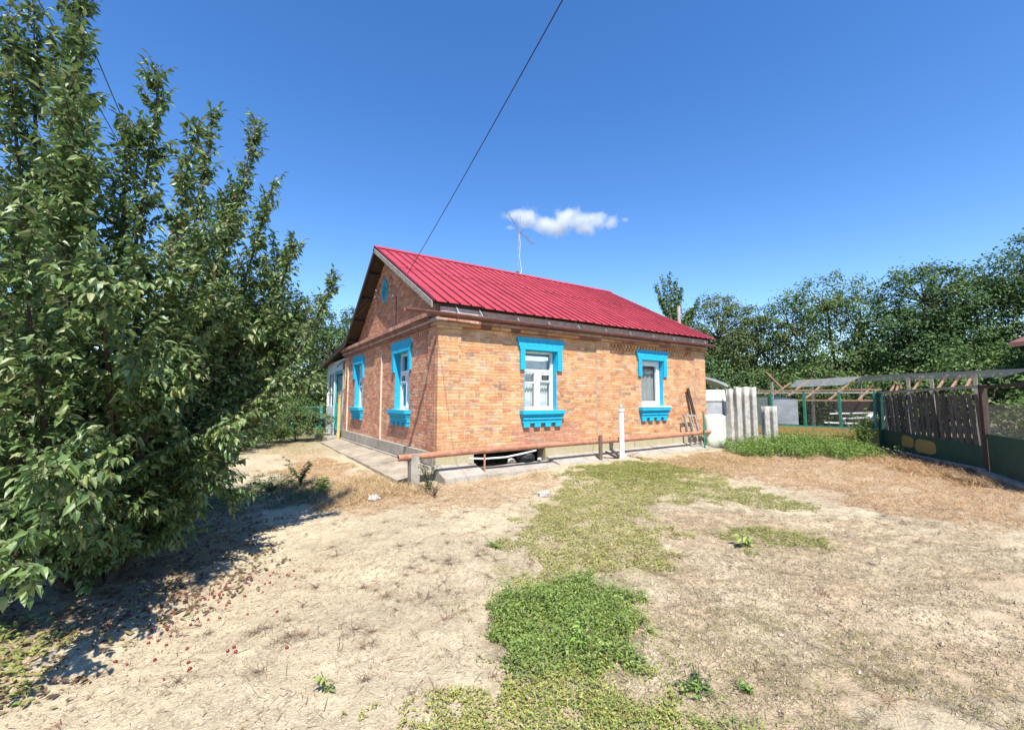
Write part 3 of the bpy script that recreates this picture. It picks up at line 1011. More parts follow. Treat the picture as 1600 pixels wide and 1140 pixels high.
m_ = MB(); m_.box((-.45, 8.45, .0), (.03, 11.2, .24)); m_.build("doorstep", M_CONC, ver)

# ================================================================== THINGS ON AND AROUND THE HOUSE
def G(x, y):
    return float(ground_z(x, y))


# television antenna on the ridge
ant = empty("television_antenna", (4.67, RIDGE_Y, RIDGE_Z + .05))
tag(ant, "thin metal television antenna on the roof ridge", "antenna")
m_ = MB().tube([(0, 0, -.02), (.02, 0, .8), (.07, 0, 1.55)], [.022, .02, .016], 8); m_.build("mast", M_ANT, ant)
m_ = MB().tube([(0, 0, -.03), (0, 0, .06)], .06, 10); m_.build("mast_foot", M_IRON, ant)
m_ = MB().tube([(-.47, 0, 2.12), (.10, .02, 1.53), (.70, .05, 1.20)], .012, 6); m_.tube([(-.08, .03, 1.62), (.62, .06, 1.17)], .008, 6); m_.build("boom", M_ANT, ant)
for t, ln in ((0, .05), (.12, .07), (.25, .09), (.4, .1), (.62, .12), (.78, .14), (1, .18)):
    p = np.array([-.47, 0, 2.12]) * (1 - t) + np.array([.70, .05, 1.20]) * t
    m_ = MB().tube([p + (-.02, -ln, 0), p + (.02, ln, 0)], .005, 5); m_.build("element", M_ANT, ant)
m_ = MB().tube([(.10, 0, 1.50), (.14, .01, 2.05)], .005, 5); m_.build("element", M_ANT, ant)
m_ = MB().tube([(.07, .01, 1.5), (.12, .0, 1.1), (.09, 0, .6), (.16, -.02, .15), (.1, -.05, -.05)], .007, 5); m_.build("lead_wire", M_WHITE, ant)

# rusty pipe rail along the long wall
pr = empty("pipe_rail", (-.9, -.45, 0))
tag(pr, "long rusty brown pipe held above the ground along the brick wall", "pipe")
pa = np.array([-.91, -.45, .545]); pb = np.array([9.02, -.45, .635])
m_ = MB()
pts = [pa + (pb - pa) * t + np.array([0, 0, .012 * math.sin(t * 7)]) for t in np.linspace(0, 1, 15)]
n = 14
m_.tube(pts, .056, n, cap=False)
# bore at the left end
aa = np.arange(n) * 2 * math.pi / n
ro = np.stack([np.full(n, pa[0]), pa[1] + .056 * np.cos(aa), pa[2] + .056 * np.sin(aa)], 1)
ri = np.stack([np.full(n, pa[0]), pa[1] + .045 * np.cos(aa), pa[2] + .045 * np.sin(aa)], 1)
m_.add(np.concatenate([ro, ri]), [(k, (k + 1) % n, n + (k + 1) % n, n + k) for k in range(n)])
m_.add(np.concatenate([ri, ri + (.3, 0, 0)]), [(k, (k + 1) % n, n + (k + 1) % n, n + k) for k in range(n)], (.2, .2, .2))
m_.ngon(np.stack([np.full(n, pb[0]), pb[1] + .056 * np.cos(aa), pb[2] + .056 * np.sin(aa)], 1))
m_.build("pipe", M_RUST, pr, origin=(-.9, -.45, 0), smooth=False)
OR = (-.9, -.45, 0)
m_ = MB(); m_.box((-.70, -.53, -.1), (-.54, -.37, .485), (1, 1, 1), .008); m_.box((-.69, -.52, .485), (-.55, -.51, .60)); m_.box((-.69, -.39, .485), (-.55, -.38, .60)); tag(m_.build("post", M_CONC, pr, origin=OR), "short concrete post under the pipe end")
m_ = MB(); m_.box((3.84, -.54, .0), (3.93, -.51, .74), (1, 1, 1), .003); m_.box((3.84, -.507, .0), (3.93, -.50, .70)); m_.build("post", M_IRON, pr, origin=OR)
m_ = MB(); m_.box((.80, -.47, .1), (.83, -.44, .50)); m_.build("post", M_RUST, pr, origin=OR)
m_ = MB(); m_.tube([(7.98, -.52, .1), (7.95, -.53, 1.22)], .022, 8); m_.build("post", M_GREENPOST, pr, origin=OR)

# white vent pipe
vp = empty("vent_pipe", (4.53, -.58, .1))
tag(vp, "white vertical vent pipe with cap beside the brick wall", "pipe")
m_ = MB().tube([(0, 0, 0), (0, 0, 1.22)], .062, 16); m_.build("pipe", M_WHITE, vp, smooth=False)
m_ = MB().tube([(0, 0, 1.19), (0, 0, 1.235)], .082, 16); m_.build("collar", M_WHITE, vp)
m_ = MB().tube([(0, 0, 1.24), (0, 0, 1.275), (0, 0, 1.32), (0, 0, 1.345)], [.03, .05, .045, .02], 14); m_.build("cap", M_GALV, vp)

# yellow gas riser at the gable's far end
gp = empty("gas_pipe", (-.16, 7.95, .1))
tag(gp, "yellow gas riser pipe at the far end of the gable wall", "gas pipe")
OG = (-.16, 7.95, .1)
MB().tube([(-.20, 7.93, .05), (-.18, 7.95, .7), (-.17, 7.97, 1.65)], .055, 12).build("sleeve", M_YELLOW, gp, origin=OG)
MB().tube([(-.16, 7.97, 1.6), (-.13, 7.85, 1.78), (-.10, 7.62, 1.95), (-.08, 7.60, 2.3), (-.08, 7.60, 2.95)], .018, 8).build("riser", M_YELLOW, gp, origin=OG)
MB().tube([(-.08, 7.60, 2.95), (-.07, 8.1, 2.94), (-.05, 9.2, 2.80)], .02, 8).build("branch_pipe", M_IRON, gp, origin=OG)
m_ = MB(); m_.box((-.23, 7.90, 1.66), (-.10, 8.03, 1.73)); m_.build("valve", M_YELLOW, gp, origin=OG)


# cables
def catenary(a, b, sag, n=40):
    a = np.array(a, float); b = np.array(b, float)
    t = np.linspace(0, 1, n)
    p = a + (b - a) * t[:, None]
    p[:, 2] -= sag * 4 * t * (1 - t)
    return p


def cable(a, b, sag, r, label):
    o = MB().tube(catenary(a, b, sag), r, 5).build("overhead_cable", M_CABLE)
    return tag(o, label, "cable")


cable((.13, 3.21, 4.31), (-2.04, -12.5, 6.48), .22, .006, "black overhead cable running from the gable up over the roof slope")
PT = (-5.95, 16.98, 9.38)
cable((.13, 4.95, 4.62), PT, 3.4, .006, "thin wire leaving the gable to the left, lower one")
cable((.13, 4.85, 4.80), PT, 3.2, .006, "thin wire leaving the gable to the left, upper one")
cable((-6.85, 2.0, 9.11), PT, .1, .012, "left one of two cables crossing the sky behind the leafy tree")
cable((-6.24, 1.61, 9.09), PT, .1, .012, "right one of two cables crossing the sky behind the leafy tree")
tag(MB().tube([(-5.95, 17.1, 0), (-5.95, 17.1, 9.6)], [.16, .11], 10).build("utility_pole", M_CONC), "tall concrete cable pole hidden behind the leafy tree", "pole")
for (y, zz, lab) in ((4.95, 4.62, "small hook insulator left of the attic window, lower one"), (4.85, 4.80, "small hook insulator left of the attic window, upper one"), (3.21, 4.31, "small hook insulator right of the attic window")):
    t = empty("hook_insulator", (.2, y, zz)); tag(t, lab, "insulator")
    MB().tube([(.02, 0, -.06), (-.08, 0, -.06), (-.09, 0, -.02)], .008, 6).build("hook", M_IRON, t)
    MB().tube([(-.09, 0, -.03), (-.09, 0, .0), (-.09, 0, .03)], [.022, .028, .014], 8).build("insulator_body", M_WHITE, t)
tag(MB().tube([(.19, 3.2, 4.30), (.19, 3.21, 3.9), (.19, 3.2, 3.42)], .008, 5).build("service_wire", M_CABLE), "black wire hanging down the upper gable wall", "wire")

# debris in the plinth hatch
m_ = MB().tube([(.62, -.18, .40), (1.0, -.2, .37), (1.5, -.15, .36), (2.0, -.1, .40), (2.4, .0, .43)], .018, 7); tag(m_.build("hose", M_WHITE), "pale hose sagging across the open hatch in the plinth", "hose")


def rock(name, c, r, m, label, cat, seed, group=None, flat=.6):
    rg = np.random.default_rng(seed)
    b = MB()
    nu, nv = 9, 6
    v = []
    for j in range(nv + 1):
        th = math.pi * j / nv
        for i in range(nu):
            ph = 2 * math.pi * i / nu
            k = r * (1 + rg.uniform(-.22, .22))
            v.append((k * math.sin(th) * math.cos(ph), k * math.sin(th) * math.sin(ph) * .8, k * math.cos(th) * flat))
    f = [(j * nu + i, (j + 1) * nu + i, (j + 1) * nu + (i + 1) % nu, j * nu + (i + 1) % nu) for j in range(nv) for i in range(nu)]
    o = b.add(v, f).build(name, m)
    o.location = c
    return tag(o, label, cat, group)


rock("rubble_stone", (1.75, .02, .24), .10, M_STONE, "pale stone lying in the open plinth hatch", "stone", 1)
rock("black_bag", (2.15, .02, .29), .21, M_BLACK, "black bag stuffed in the open plinth hatch", "bag", 2)
rock("rubble_stone", (2.42, -.10, .25), .05, M_WHITE, "small white stone beside the black bag", "stone", 3)
rock("stone", (-1.52, -1.2, G(-1.52, -1.2) + .03), .09, M_STONE, "grey stone in the dry grass before the concrete post", "stone", 4)
rock("dirt_clod", (.75, -2.44, G(.75, -2.44) + .02), .11, M_STONE, "flat grey clod on bare sand in front of the hatch", "clod", 5)
o = MB().bar((4.05, -.52, .34), (4.42, -.56, .17), .05, .05).build("wood_offcut", M_DARKWOOD); tag(o, "short dark wood offcut leaning beside the iron post", "wood")
o = MB().bar((4.85, -.5, .2), (5.75, -.2, .23), .09, .02).build("wood_offcut", M_GREYWOOD); tag(o, "thin grey board lying behind the white vent pipe", "wood")

# ================================================================== THE CLUTTER BY THE HOUSE END
fr = empty("old_window_frame", (8.35, -.16, .2)); tag(fr, "old wooden window frame leaning on the wall at the house end", "window frame")
m_ = MB()
lean = lambda u, z: (7.62 + u, -.36 + .26 * z, .24 + z)
for (a, b) in (((0, 0), (0, .88)), ((.5, 0), (.5, .88)), ((0, .86), (.5, .86)), ((0, .02), (.5, .02)), ((.25, 0), (.25, .88)), ((.25, .55), (.5, .55))):
    t = MB().bar(lean(*a), lean(*b), .055, .05, up=(0, 1, 0)); t.build("frame_bar", M_GREYWOOD, fr, origin=(8.35, -.16, .2))
o = MB().bar((8.26, -.10, .85), (7.98, -.035, 1.90), .11, .03, up=(0, 1, 0)).build("plank", M_DARKWOOD); tag(o, "dark plank leaning on the brick wall above the old frame", "plank")

# bent pale plastic sheet
v = []
prof = [(-.30, .10), (-.22, .02), (-.10, -.02), (.02, .0), (.06, .05), (.14, .02), (.26, .05), (.34, .12)]
zs = [0, .2, .5, .72, .80, .84]
for k, zz in enumerate(zs):
    sh = [1, 1, 1, 1, .97, .88][k]
    for i, (p, q) in enumerate(prof):
        dz = -.05 * max(0, (abs(p) - .2) / .14) if k == 5 else 0
        v.append((p * sh * (1 + .10 * zz), q + .10 * zz, zz + dz))
n = len(prof)
b = MB().add(v, [(j * n + i, j * n + i + 1, (j + 1) * n + i + 1, (j + 1) * n + i) for j in range(len(zs) - 1) for i in range(n - 1)])
o = b.build("plastic_sheet", M_PLAST, smooth=True); o.location = (8.50, -.62, .20); o.rotation_euler = (0, 0, R(-30)); o.scale = (1.02, 1.0, 1.12)
sm = o.modifiers.new("thick", 'SOLIDIFY'); sm.thickness = .012
tag(o, "bent pale green plastic sheet standing at the pipe's end", "sheet")
rock("plastic_bag", (8.75, -.85, .24), .15, M_GREYSHEET, "grey crumpled bag at the foot of the plastic sheet", "bag", 8)

# old white door leaning behind, with open lower frame
dr2 = empty("old_door", (10.2, .2, .1)); tag(dr2, "old white wooden door with grey panel standing past the house corner", "door")
OD = (10.2, .2, .1)
U_ = norm(np.array([.86, -.5, 0])); Bk = np.array([.10, .16, 0])
dp = lambda u, z: np.array([9.62, .52, .1]) + U_ * u + np.array([0, 0, z]) + Bk * z * .55
for (a, b, w) in (((0, 0), (0, 1.78), .07), ((.78, 0), (.78, 1.78), .07), ((0, 1.76), (.78, 1.76), .07), ((0, 1.42), (.78, 1.42), .05), ((.15, 0), (.70, .9), .05), ((0, .95), (.78, .95), .04)):
    MB().bar(dp(*a), dp(*b), w, .04, up=(Bk[0], Bk[1], .01)).build("door_rail", M_GREYWOOD if w != .07 else M_WHITE, dr2, origin=OD)
nb = np.array([-.5, -.86, 0]) * -.012
m_ = MB(); q = [dp(.03, 1.44), dp(.75, 1.44), dp(.75, 1.74), dp(.03, 1.74)]; m_.add(q + [p + nb for p in q], BOXF[:, ::-1]); m_.build("upper_panel", M_WHITE, dr2, origin=OD)
m_ = MB(); q = [dp(.0, .97), dp(.85, .97), dp(.80, 1.40), dp(.03, 1.40)]; m_.add(q + [p + nb for p in q], BOXF[:, ::-1]); m_.build("lower_panel", M_GREYSHEET, dr2, origin=OD)
# arched sheet behind the corner
v = []
for i in range(13):
    t = i / 12
    p = np.array([11.1, 1.66, 0]) + U_ * (1.25 * t - .1)
    zz = 2.44 - .40 * max(0, t - .1) ** 1.8
    v += [tuple(p + np.array([0, 0, zz])), tuple(p + np.array([.45, .75, zz]))]
b = MB().add(v, [(2 * i, 2 * i + 2, 2 * i + 3, 2 * i + 1) for i in range(12)])
o = b.build("arched_sheet", M_GREYSHEET); s_ = o.modifiers.new("thick", 'SOLIDIFY'); s_.thickness = .09
tag(o, "curved grey roof sheet showing past the house corner", "roof sheet")


def wavy_sheet(name, x, y, z, width, height, waves, heading, lean_, label, cut=None, seed=1):
    rg = np.random.default_rng(seed)
    nx, nz = waves * 10 + 1, 7
    v = []
    for j in range(nz):
        for i in range(nx):
            u = (i / (nx - 1) - .5) * width
            h = height * j / (nz - 1)
            if cut and j == nz - 1: h += cut * (vnoise(u * 9, 0.5, seed) - .5)
            if cut and i < 3: u += .10 * (1 - j / (nz - 1)) * -1 + .06 * vnoise(j * .9, 3, seed)
            d = .055 * math.cos(i / (nx - 1) * waves * 2 * math.pi)
            v.append((u, d + h * lean_, h))
    b = MB().add(v, [(j * nx + i, j * nx + i + 1, (j + 1) * nx + i + 1, (j + 1) * nx + i) for j in range(nz - 1) for i in range(nx - 1)])
    o = b.build(name, M_ASB, smooth=True); o.location = (x, y, z); o.rotation_euler = (0, 0, heading)
    s = o.modifiers.new("thick", 'SOLIDIFY'); s.thickness = .012
    return tag(o, label, "roofing sheet")


wavy_sheet("corrugated_sheet", 10.36, -.44, .10, .66, 1.88, 3, R(-60), .05, "tall grey corrugated roofing sheet standing in the weeds", cut=.05)
wavy_sheet("corrugated_sheet", 10.22, -.20, .10, .50, 1.80, 2, R(-52), .085, "grey corrugated roofing sheet right behind the tall one", cut=.08, seed=5)
wavy_sheet("corrugated_sheet", 10.98, -.86, .10, .44, 1.26, 2, R(-60), .04, "short yellowed corrugated roofing sheet right of the tall one", seed=3)

# ================================================================== WIRE PEN, LOW FENCE, SLAT FENCE AND GATE
pen = empty("wire_pen", (13.4, -.9, .1)); tag(pen, "long wire animal pen with rafters and dark netting along the yard's back", "pen")
OP = (13.4, -.9, .1)


def part(parent, origin, name, b, m, **k):
    return b.build(name, m, parent, origin=origin, **k)


def ppost(a, b, w=.06, m=None, name="post"):
    part(pen, OP, name, MB().bar(a, b, w, w, up=(1, 0, 0)), m or M_GREENPOST)


FB0, FB1 = np.array([11.75, .35, .1]), np.array([12.98, -3.18, .08])     # front line of the pen
fb = lambda t, z, off=0: FB0 + (FB1 - FB0) * t + np.array([.945, .33, 0]) * off + np.array([0, 0, z])
for t, lean_ in ((.0, .02), (.22, .0), (.47, .0), (.72, -.03), (.94, .02)):
    ppost(fb(t, 0), fb(t + lean_ * .2, 1.72), .07)
part(pen, OP, "rail", MB().bar(fb(-.2, 1.70), fb(1.0, 1.70), .05, .05), M_GREYWOOD)
part(pen, OP, "rail", MB().bar(fb(.2, 1.46, .35), fb(.97, 1.46, .35), .04, .05), M_TIMBER)
part(pen, OP, "rail", MB().bar(fb(.0, 1.78, .6), fb(1.0, 1.80, .6), .05, .05), M_TIMBER)
part(pen, OP, "rail", MB().bar(fb(-.05, .62), fb(1.0, .62), .07, .05), M_GREENPOST)
for (u, l) in (((15.94, .66, 2.26), (13.64, .3, 1.74)), ((16.12, .05, 2.35), (13.69, -.21, 1.71)), ((16.35, -.58, 2.40), (13.79, -.75, 1.62)), ((16.47, -1.39, 2.41), (13.77, -1.44, 1.53)),
               ((15.77, -2.10, 2.08), (13.88, -2.24, 1.53)), ((15.4, -3.56, 2.36), (12.45, -3.96, 1.78)), ((14.65, -4.26, 2.34), (11.65, -4.64, 1.79)), ((14.25, -4.59, 2.25), (11.39, -4.95, 1.82)), ((13.85, -4.94, 2.29), (11.12, -5.26, 1.84)),
               ((15.1, -2.9, 2.1), (13.05, -3.3, 1.75)), ((14.9, -3.05, 2.1), (12.85, -3.5, 1.76))):
    part(pen, OP, "rafter", MB().bar(l, u, .045, .05), M_TIMBER)
part(pen, OP, "rafter", MB().bar((14.57, .38, 2.02), (14.02, .68, 2.64), .05, .05), M_TIMBER)
part(pen, OP, "purlin", MB().bar((16.1, .5, 2.33), (16.45, -1.6, 2.42), .06, .07), M_TIMBER)
part(pen, OP, "purlin", MB().bar((16.45, -1.62, 2.42), (12.5, -6.2, 2.27), .06, .07), M_GREYWOOD)
part(pen, OP, "purlin", MB().bar((15.0, -2.9, 2.02), (14.1, -3.3, 1.98), .05, .14), M_TIMBER)
for x, y in ((16.2, .0), (16.45, -1.5), (15.2, -3.2), (13.6, -5.0), (15.5, 1.2), (14.6, -3.9)):
    ppost((x, y, 0), (x, y, 2.3), .08, M_GREYWOOD, "inner_post")
# netting hung over the upper part of the rafters
b = MB()
b.add([(16.45, -1.6, 2.46), (15.9, -1.55, 2.22), (12.0, -5.75, 2.10), (12.5, -6.2, 2.31)], [(0, 1, 2, 3)])
part(pen, OP, "netting", b, M_NET)
b = MB(); b.add([(16.1, .5, 2.37), (15.0, .3, 2.05), (15.2, -1.4, 2.10), (16.45, -1.6, 2.45)], [(0, 1, 2, 3)]); part(pen, OP, "netting", b, M_NETG)
b = MB(); b.add([tuple(fb(-.05, .65, .03)), tuple(fb(.22, .65, .03)), tuple(fb(.22, 1.62, .03)), tuple(fb(-.05, 1.60, .03))], [(0, 1, 2, 3)]); part(pen, OP, "film_sheet", b, M_NETG)
b = MB(); b.add([tuple(fb(.24, .66, .06)), tuple(fb(.42, .66, .06)), tuple(fb(.42, 1.50, .06)), tuple(fb(.24, 1.60, .06))], [(0, 1, 2, 3)]); part(pen, OP, "film_sheet", b, M_GREYSHEET)
# lower boards of the pen front
for k, (t0, t1, z0, z1) in enumerate(((.10, .52, .36, .60), (.525, .97, .35, .60), (.26, .60, .12, .33), (.61, .96, .10, .33))):
    a, c = fb(t0, 0, -.03), fb(t1, 0, -.03)
    part(pen, OP, "front_board", MB().bar(a + (0, 0, (z0 + z1) / 2), c + (0, 0, (z0 + z1) / 2), .025, z1 - z0), M_OCHRE)
# chicken-wire strands on the open front
b = MB()
for k in range(16):
    zz = .68 + k * .05
    b.bar(fb(.48, zz, .0), fb(.94, zz, .0), .004, .004)
for k in range(40):
    t = .48 + k * .46 / 39
    b.bar(fb(t, .66), fb(t, 1.45), .004, .004)
tag(part(pen, OP, "wire_mesh", b, M_WIRE), kind="stuff")

# things lying inside the pen
for k, (p, q, w, lab) in enumerate((((14.2, -1.3, 1.08), (14.9, -2.5, 1.14), .10, "white board lying on the pen's rack, upper one"), ((14.3, -1.6, .92), (15.2, -2.9, 1.02), .10, "white board lying on the pen's rack, lower one"), ((14.0, -1.2, .78), (14.5, -2.0, .76), .12, "short white board low inside the pen"))):
    o = MB().bar(p, q, w, .04).build("board", M_WHITE); tag(o, lab, "board")
o = MB().bar((13.9, -1.6, 1.2), (14.05, -1.95, .62), .03, .03).build("stick", M_GREYWOOD); tag(o, "thin pale stick slanting inside the pen", "stick")
rock("sack", (13.75, -2.70, .98), .30, M_WHITE, "white sack lying in the pen's right corner", "sack", 21, flat=.42)
o = MB(); o.box((13.6, -2.95, .1), (14.1, -2.45, .87)); tag(o.build("crate", M_DARKWOOD), "dark wooden crate under the white sack", "crate")
o = MB(); o.box((15.0, -2.6, .1), (15.9, -1.2, 1.5)); tag(o.build("hutch", M_DARKWOOD), "dark wooden hutch at the back of the pen", "hutch")

# slat fence on the right
A_, B_ = np.array([12.86, -3.12, 0]), np.array([9.93, -5.72, 0])
fu = norm(B_ - A_); fn_ = np.array([fu[1], -fu[0], 0])
if fn_ @ (CAM - A_) < 0: fn_ = -fn_
fl = np.linalg.norm(B_ - A_)
sf = empty("slat_fence", tuple(A_)); tag(sf, "dark green sheet fence topped with leaning grey slats on the right", "fence")
fp = lambda u, z, d=0: A_ + fu * u + fn_ * d + np.array([0, 0, z])
OS = tuple(A_)
part(sf, OS, "post", MB().bar(fp(0, -.1), fp(0, 1.80), .13, .10, up=(fn_[0], fn_[1], 0)), M_GREEN)
part(sf, OS, "post", MB().bar(fp(.25, .68, -.03), fp(.22, 1.72, -.03), .09, .02, up=(fn_[0], fn_[1], 0)), M_GREYWOOD)
part(sf, OS, "rail", MB().bar(fp(-.05, 1.78), fp(fl, 1.84), .06, .06), M_GREYWOOD)
m_ = MB(); q = [fp(.04, .16), fp(fl - .06, .10), fp(fl - .06, .58), fp(.04, .70)]; m_.add([tuple(p) for p in q] + [tuple(p + fn_ * .012) for p in q], BOXF[:, ::-1]); part(sf, OS, "lower_panel", m_, M_GREEN)
rg = np.random.default_rng(31)
for (u0, u1, z0, z1) in ((.95, 1.50, .28, .60), (1.52, 2.35, .20, .56)):
    m_ = MB(); n = 18
    pts = [fp((u0 + u1) / 2 + (u1 - u0) / 2 * np.sign(math.cos(t)) * abs(math.cos(t)) ** .45 * rg.uniform(.88, 1.03), (z0 + z1) / 2 + (z1 - z0) / 2 * np.sign(math.sin(t)) * abs(math.sin(t)) ** .45 * rg.uniform(.85, 1.05), .0165) for t in np.linspace(0, 2 * math.pi, n, endpoint=False)]
    m_.ngon(pts); part(sf, OS, "paint_patch", m_, M_OCHRE)
u = .34
while u < fl - .12:
    w = rg.uniform(.065, .105)
    tilt = -.10 - .16 * (u / fl) ** 2 * rg.uniform(.6, 1.3) * 0 + rg.normal(0, .012)
    g_ = rg.uniform(.6, 1.15)
    c = np.array([.115, .098, .082]) * g_
    part(sf, OS, "slat", MB().bar(fp(u + w / 2, .62 - .03 * u, -.02 - .024 * (len(sf.children) % 2)), fp(u + w / 2 + tilt, 1.70 + rg.uniform(-.03, .03), -.02 - .024 * (len(sf.children) % 2)), w, .018, up=(fn_[0], fn_[1], 0), col=c), M_SLAT)
    u += w + rg.choice([.004, .012, .02, .035])
m_ = MB(); q = [fp(.0, -.12, -.10), fp(fl, -.12, -.10), fp(fl, .115, -.10), fp(0, .145, -.10)]; m_.add([tuple(p) for p in q] + [tuple(p + fn_ * .22) for p in q], BOXF[:, ::-1]); part(sf, OS, "footing", m_, M_CONC)

gt = empty("mesh_gate", tuple(B_)); tag(gt, "dark green gate with wire mesh at the right edge of the yard", "gate")
OGT = tuple(B_)
gu = norm(np.array([-.90, -.44, 0])); gp_ = lambda u, z, d=0: B_ + gu * u + fn_ * d + np.array([0, 0, z])
part(gt, OGT, "post", MB().bar(gp_(0, -.1), gp_(0, 1.88), .09, .10, up=(fn_[0], fn_[1], 0)), M_DARKWOOD)
part(gt, OGT, "post", MB().bar(gp_(2.6, -.1), gp_(2.6, 1.88), .12, .12, up=(fn_[0], fn_[1], 0)), M_DARKWOOD)
part(gt, OGT, "top_bar", MB().bar(gp_(.065, 1.83), gp_(2.54, 1.83), .06, .06), M_DARKWOOD)
part(gt, OGT, "middle_bar", MB().bar(gp_(.065, .83), gp_(2.54, .83), .04, .04), M_GREEN)
m_ = MB(); q = [gp_(.07, .06), gp_(2.53, .06), gp_(2.53, .81), gp_(.07, .81)]; m_.add([tuple(p) for p in q] + [tuple(p + fn_ * .012) for p in q], BOXF[:, ::-1]); part(gt, OGT, "lower_panel", m_, M_GREEN)
b = MB()
pitch = .055
for k in range(int((2.5 + .62) / pitch)):
    for s in (-1, 1):
        u0 = k * pitch - (0 if s < 0 else .62)
        z0, z1 = .85, 1.47
        a = [u0, z0] if s > 0 else [u0, z0]
        e = [u0 + .62, z1] if s > 0 else [u0 - .62, z1]
        # clip to the gate
        (ua, za), (ub, zb) = a, e
        def cut(uc):
            return za + (uc - ua) / (ub - ua) * (zb - za)
        if max(ua, ub) < .08 or min(ua, ub) > 2.52: continue
        p0, p1 = [ua, za], [ub, zb]
        for p in (p0, p1):
            if p[0] < .08: p[1] = cut(.08); p[0] = .08
            if p[0] > 2.52: p[1] = cut(2.52); p[0] = 2.52
        if abs(p0[0] - p1[0]) < .02: continue
        b.bar(gp_(p0[0], p0[1], .004 * s), gp_(p1[0], p1[1], .004 * s), .0026, .0026)
tag(part(gt, OGT, "chain_link", b, M_WIRE), kind="stuff")
m_ = MB().bar(gp_(0, .03, .12), gp_(2.6, .03, .12), .14, .10); tag(m_.build("kerb", M_CONC), kind="structure")

# teal fence far left
tf = empty("teal_fence", (-1.4, 13.6, .05)); tag(tf, "low turquoise metal fence behind the shrubs left of the veranda", "fence")
OT = (-1.4, 13.6, .05)
ta, tb = np.array([-3.0, 14.6, 0]), np.array([.02, 12.62, 0])
for t in (0, .33, .66, 1):
    p = ta + (tb - ta) * t; part(tf, OT, "post", MB().bar(p, p + (0, 0, 1.35), .12, .10, up=(1, 0, 0)), M_TEAL)
for zz in (1.25, .85, .35):
    part(tf, OT, "rail", MB().bar(ta + (0, 0, zz), tb + (0, 0, zz), .05, .05), M_TEAL)
b = MB()
for k in range(40):
    p = ta + (tb - ta) * k / 39; b.bar(p + (0, 0, .36), p + (0, 0, 1.22), .008, .008)
tag(part(tf, OT, "wire_infill", b, M_TEAL), kind="stuff")

# pale pole behind the house and the shed at the right edge
tag(MB().tube([(12.1, 3.11, 0), (12.1, 3.11, 5.45)], .07, 10).build("pole", M_FASCIA), "pale slim pole rising behind the right end of the roof", "pole")
sh = empty("shed", (17.4, -6.1, 0)); tag(sh, "dark wooden shed half hidden by trees at the right edge", "shed")
OSH = (17.4, -6.1, 0)
m_ = MB(); m_.box((16.7, -9.0, 0), (19.5, -5.75, 3.05)); part(sh, OSH, "wall", m_, M_DARKWOOD)
m_ = MB(); m_.add([(16.1, -9.4, 3.15), (16.1, -5.35, 3.15), (20, -5.35, 3.75), (20, -9.4, 3.75), (16.1, -9.4, 3.28), (16.1, -5.35, 3.28), (20, -5.35, 3.88), (20, -9.4, 3.88)], BOXF); part(sh, OSH, "roof", m_, M_GUTTER)

# ================================================================== THE LEAFY TREE ON THE LEFT
rt_ = np.random.default_rng(41)
TB = np.array([-4.35, -2.75, float(ground_z(-4.35, -2.75)) - .05])
tree = empty("cherry_tree", tuple(TB)); tag(tree, "large dense leafy tree with upright shoots and red berries at the left", "tree")


def bezier(p0, p1, p2, n):
    t = np.linspace(0, 1, n)[:, None]
    return (1 - t) ** 2 * p0 + 2 * t * (1 - t) * p1 + t * t * p2


# tip, bend outward, crown thickness along the upper part
TIPS = [((-5.10, -2.85, 4.75), .42), ((-4.75, -2.72, 5.75), .40), ((-4.62, -3.00, 4.75), .42), ((-4.12, -2.78, 4.72), .34), ((-3.80, -3.12, 4.10), .30),
        ((-3.70, -2.35, 4.68), .30), ((-3.30, -2.36, 4.78), .32), ((-3.10, -2.40, 4.10), .32), ((-2.86, -2.46, 3.34), .30), ((-2.42, -2.50, 3.05), .22),
        ((-2.62, -2.72, 1.72), .26), ((-4.30, -4.75, .72), .40), ((-4.15, -4.60, 1.15), .38), ((-3.10, -2.62, 1.45), .42), ((-4.55, -4.15, 2.80), .42),
        ((-4.10, -4.70, 2.25), .36), ((-3.66, -3.55, 3.05), .42), ((-3.92, -4.15, 1.85), .42), ((-3.42, -3.35, 1.25), .40), ((-3.62, -3.05, .80), .36),
        ((-5.40, -3.70, 3.60), .5), ((-5.70, -2.40, 4.10), .5), ((-5.0, -4.5, 1.9), .45), ((-4.9, -1.7, 4.0), .5), ((-4.0, -1.6, 3.6), .5), ((-3.3, -1.8, 2.6), .5),
        ((-4.45, -3.75, 3.6), .45), ((-4.0, -3.6, 2.5), .45), ((-3.45, -2.9, 2.3), .45), ((-3.2, -2.5, 3.0), .42), ((-4.75, -4.45, 1.3), .42), ((-4.9, -3.9, .6), .42), ((-5.6, -3.9, 1.6), .5), ((-5.3, -1.7, 2.2), .55), ((-4.2, -1.2, 2.0), .5), ((-5.1, -3.4, 4.3), .4), ((-4.25, -4.05, .95), .40), ((-3.85, -3.45, 1.6), .42), ((-2.95, -2.45, 2.3), .42), ((-2.75, -2.3, 2.7), .36), ((-2.95, -2.1, 1.9), .45), ((-3.35, -2.75, .62), .34), ((-3.75, -3.0, .45), .32), ((-4.2, -3.4, .5), .36), ((-4.7, -3.5, .5), .36), ((-3.5, -2.9, 3.4), .42), ((-4.6, -3.3, 4.1), .42), ((-5.0, -2.7, 5.0), .40), ((-4.3, -2.75, 4.1), .45), ((-3.5, -2.3, 3.9), .42), ((-2.72, -2.1, 2.6), .42), ((-2.62, -2.15, 2.15), .42), ((-2.55, -2.3, 1.75), .36), ((-3.5, -1.5, .65), .40), ((-3.25, -1.7, 1.25), .45), ((-2.95, -1.95, 2.25), .45), ((-3.9, -2.3, .6), .4), ((-3.0, -2.2, 3.3), .4)]
wood = MB()
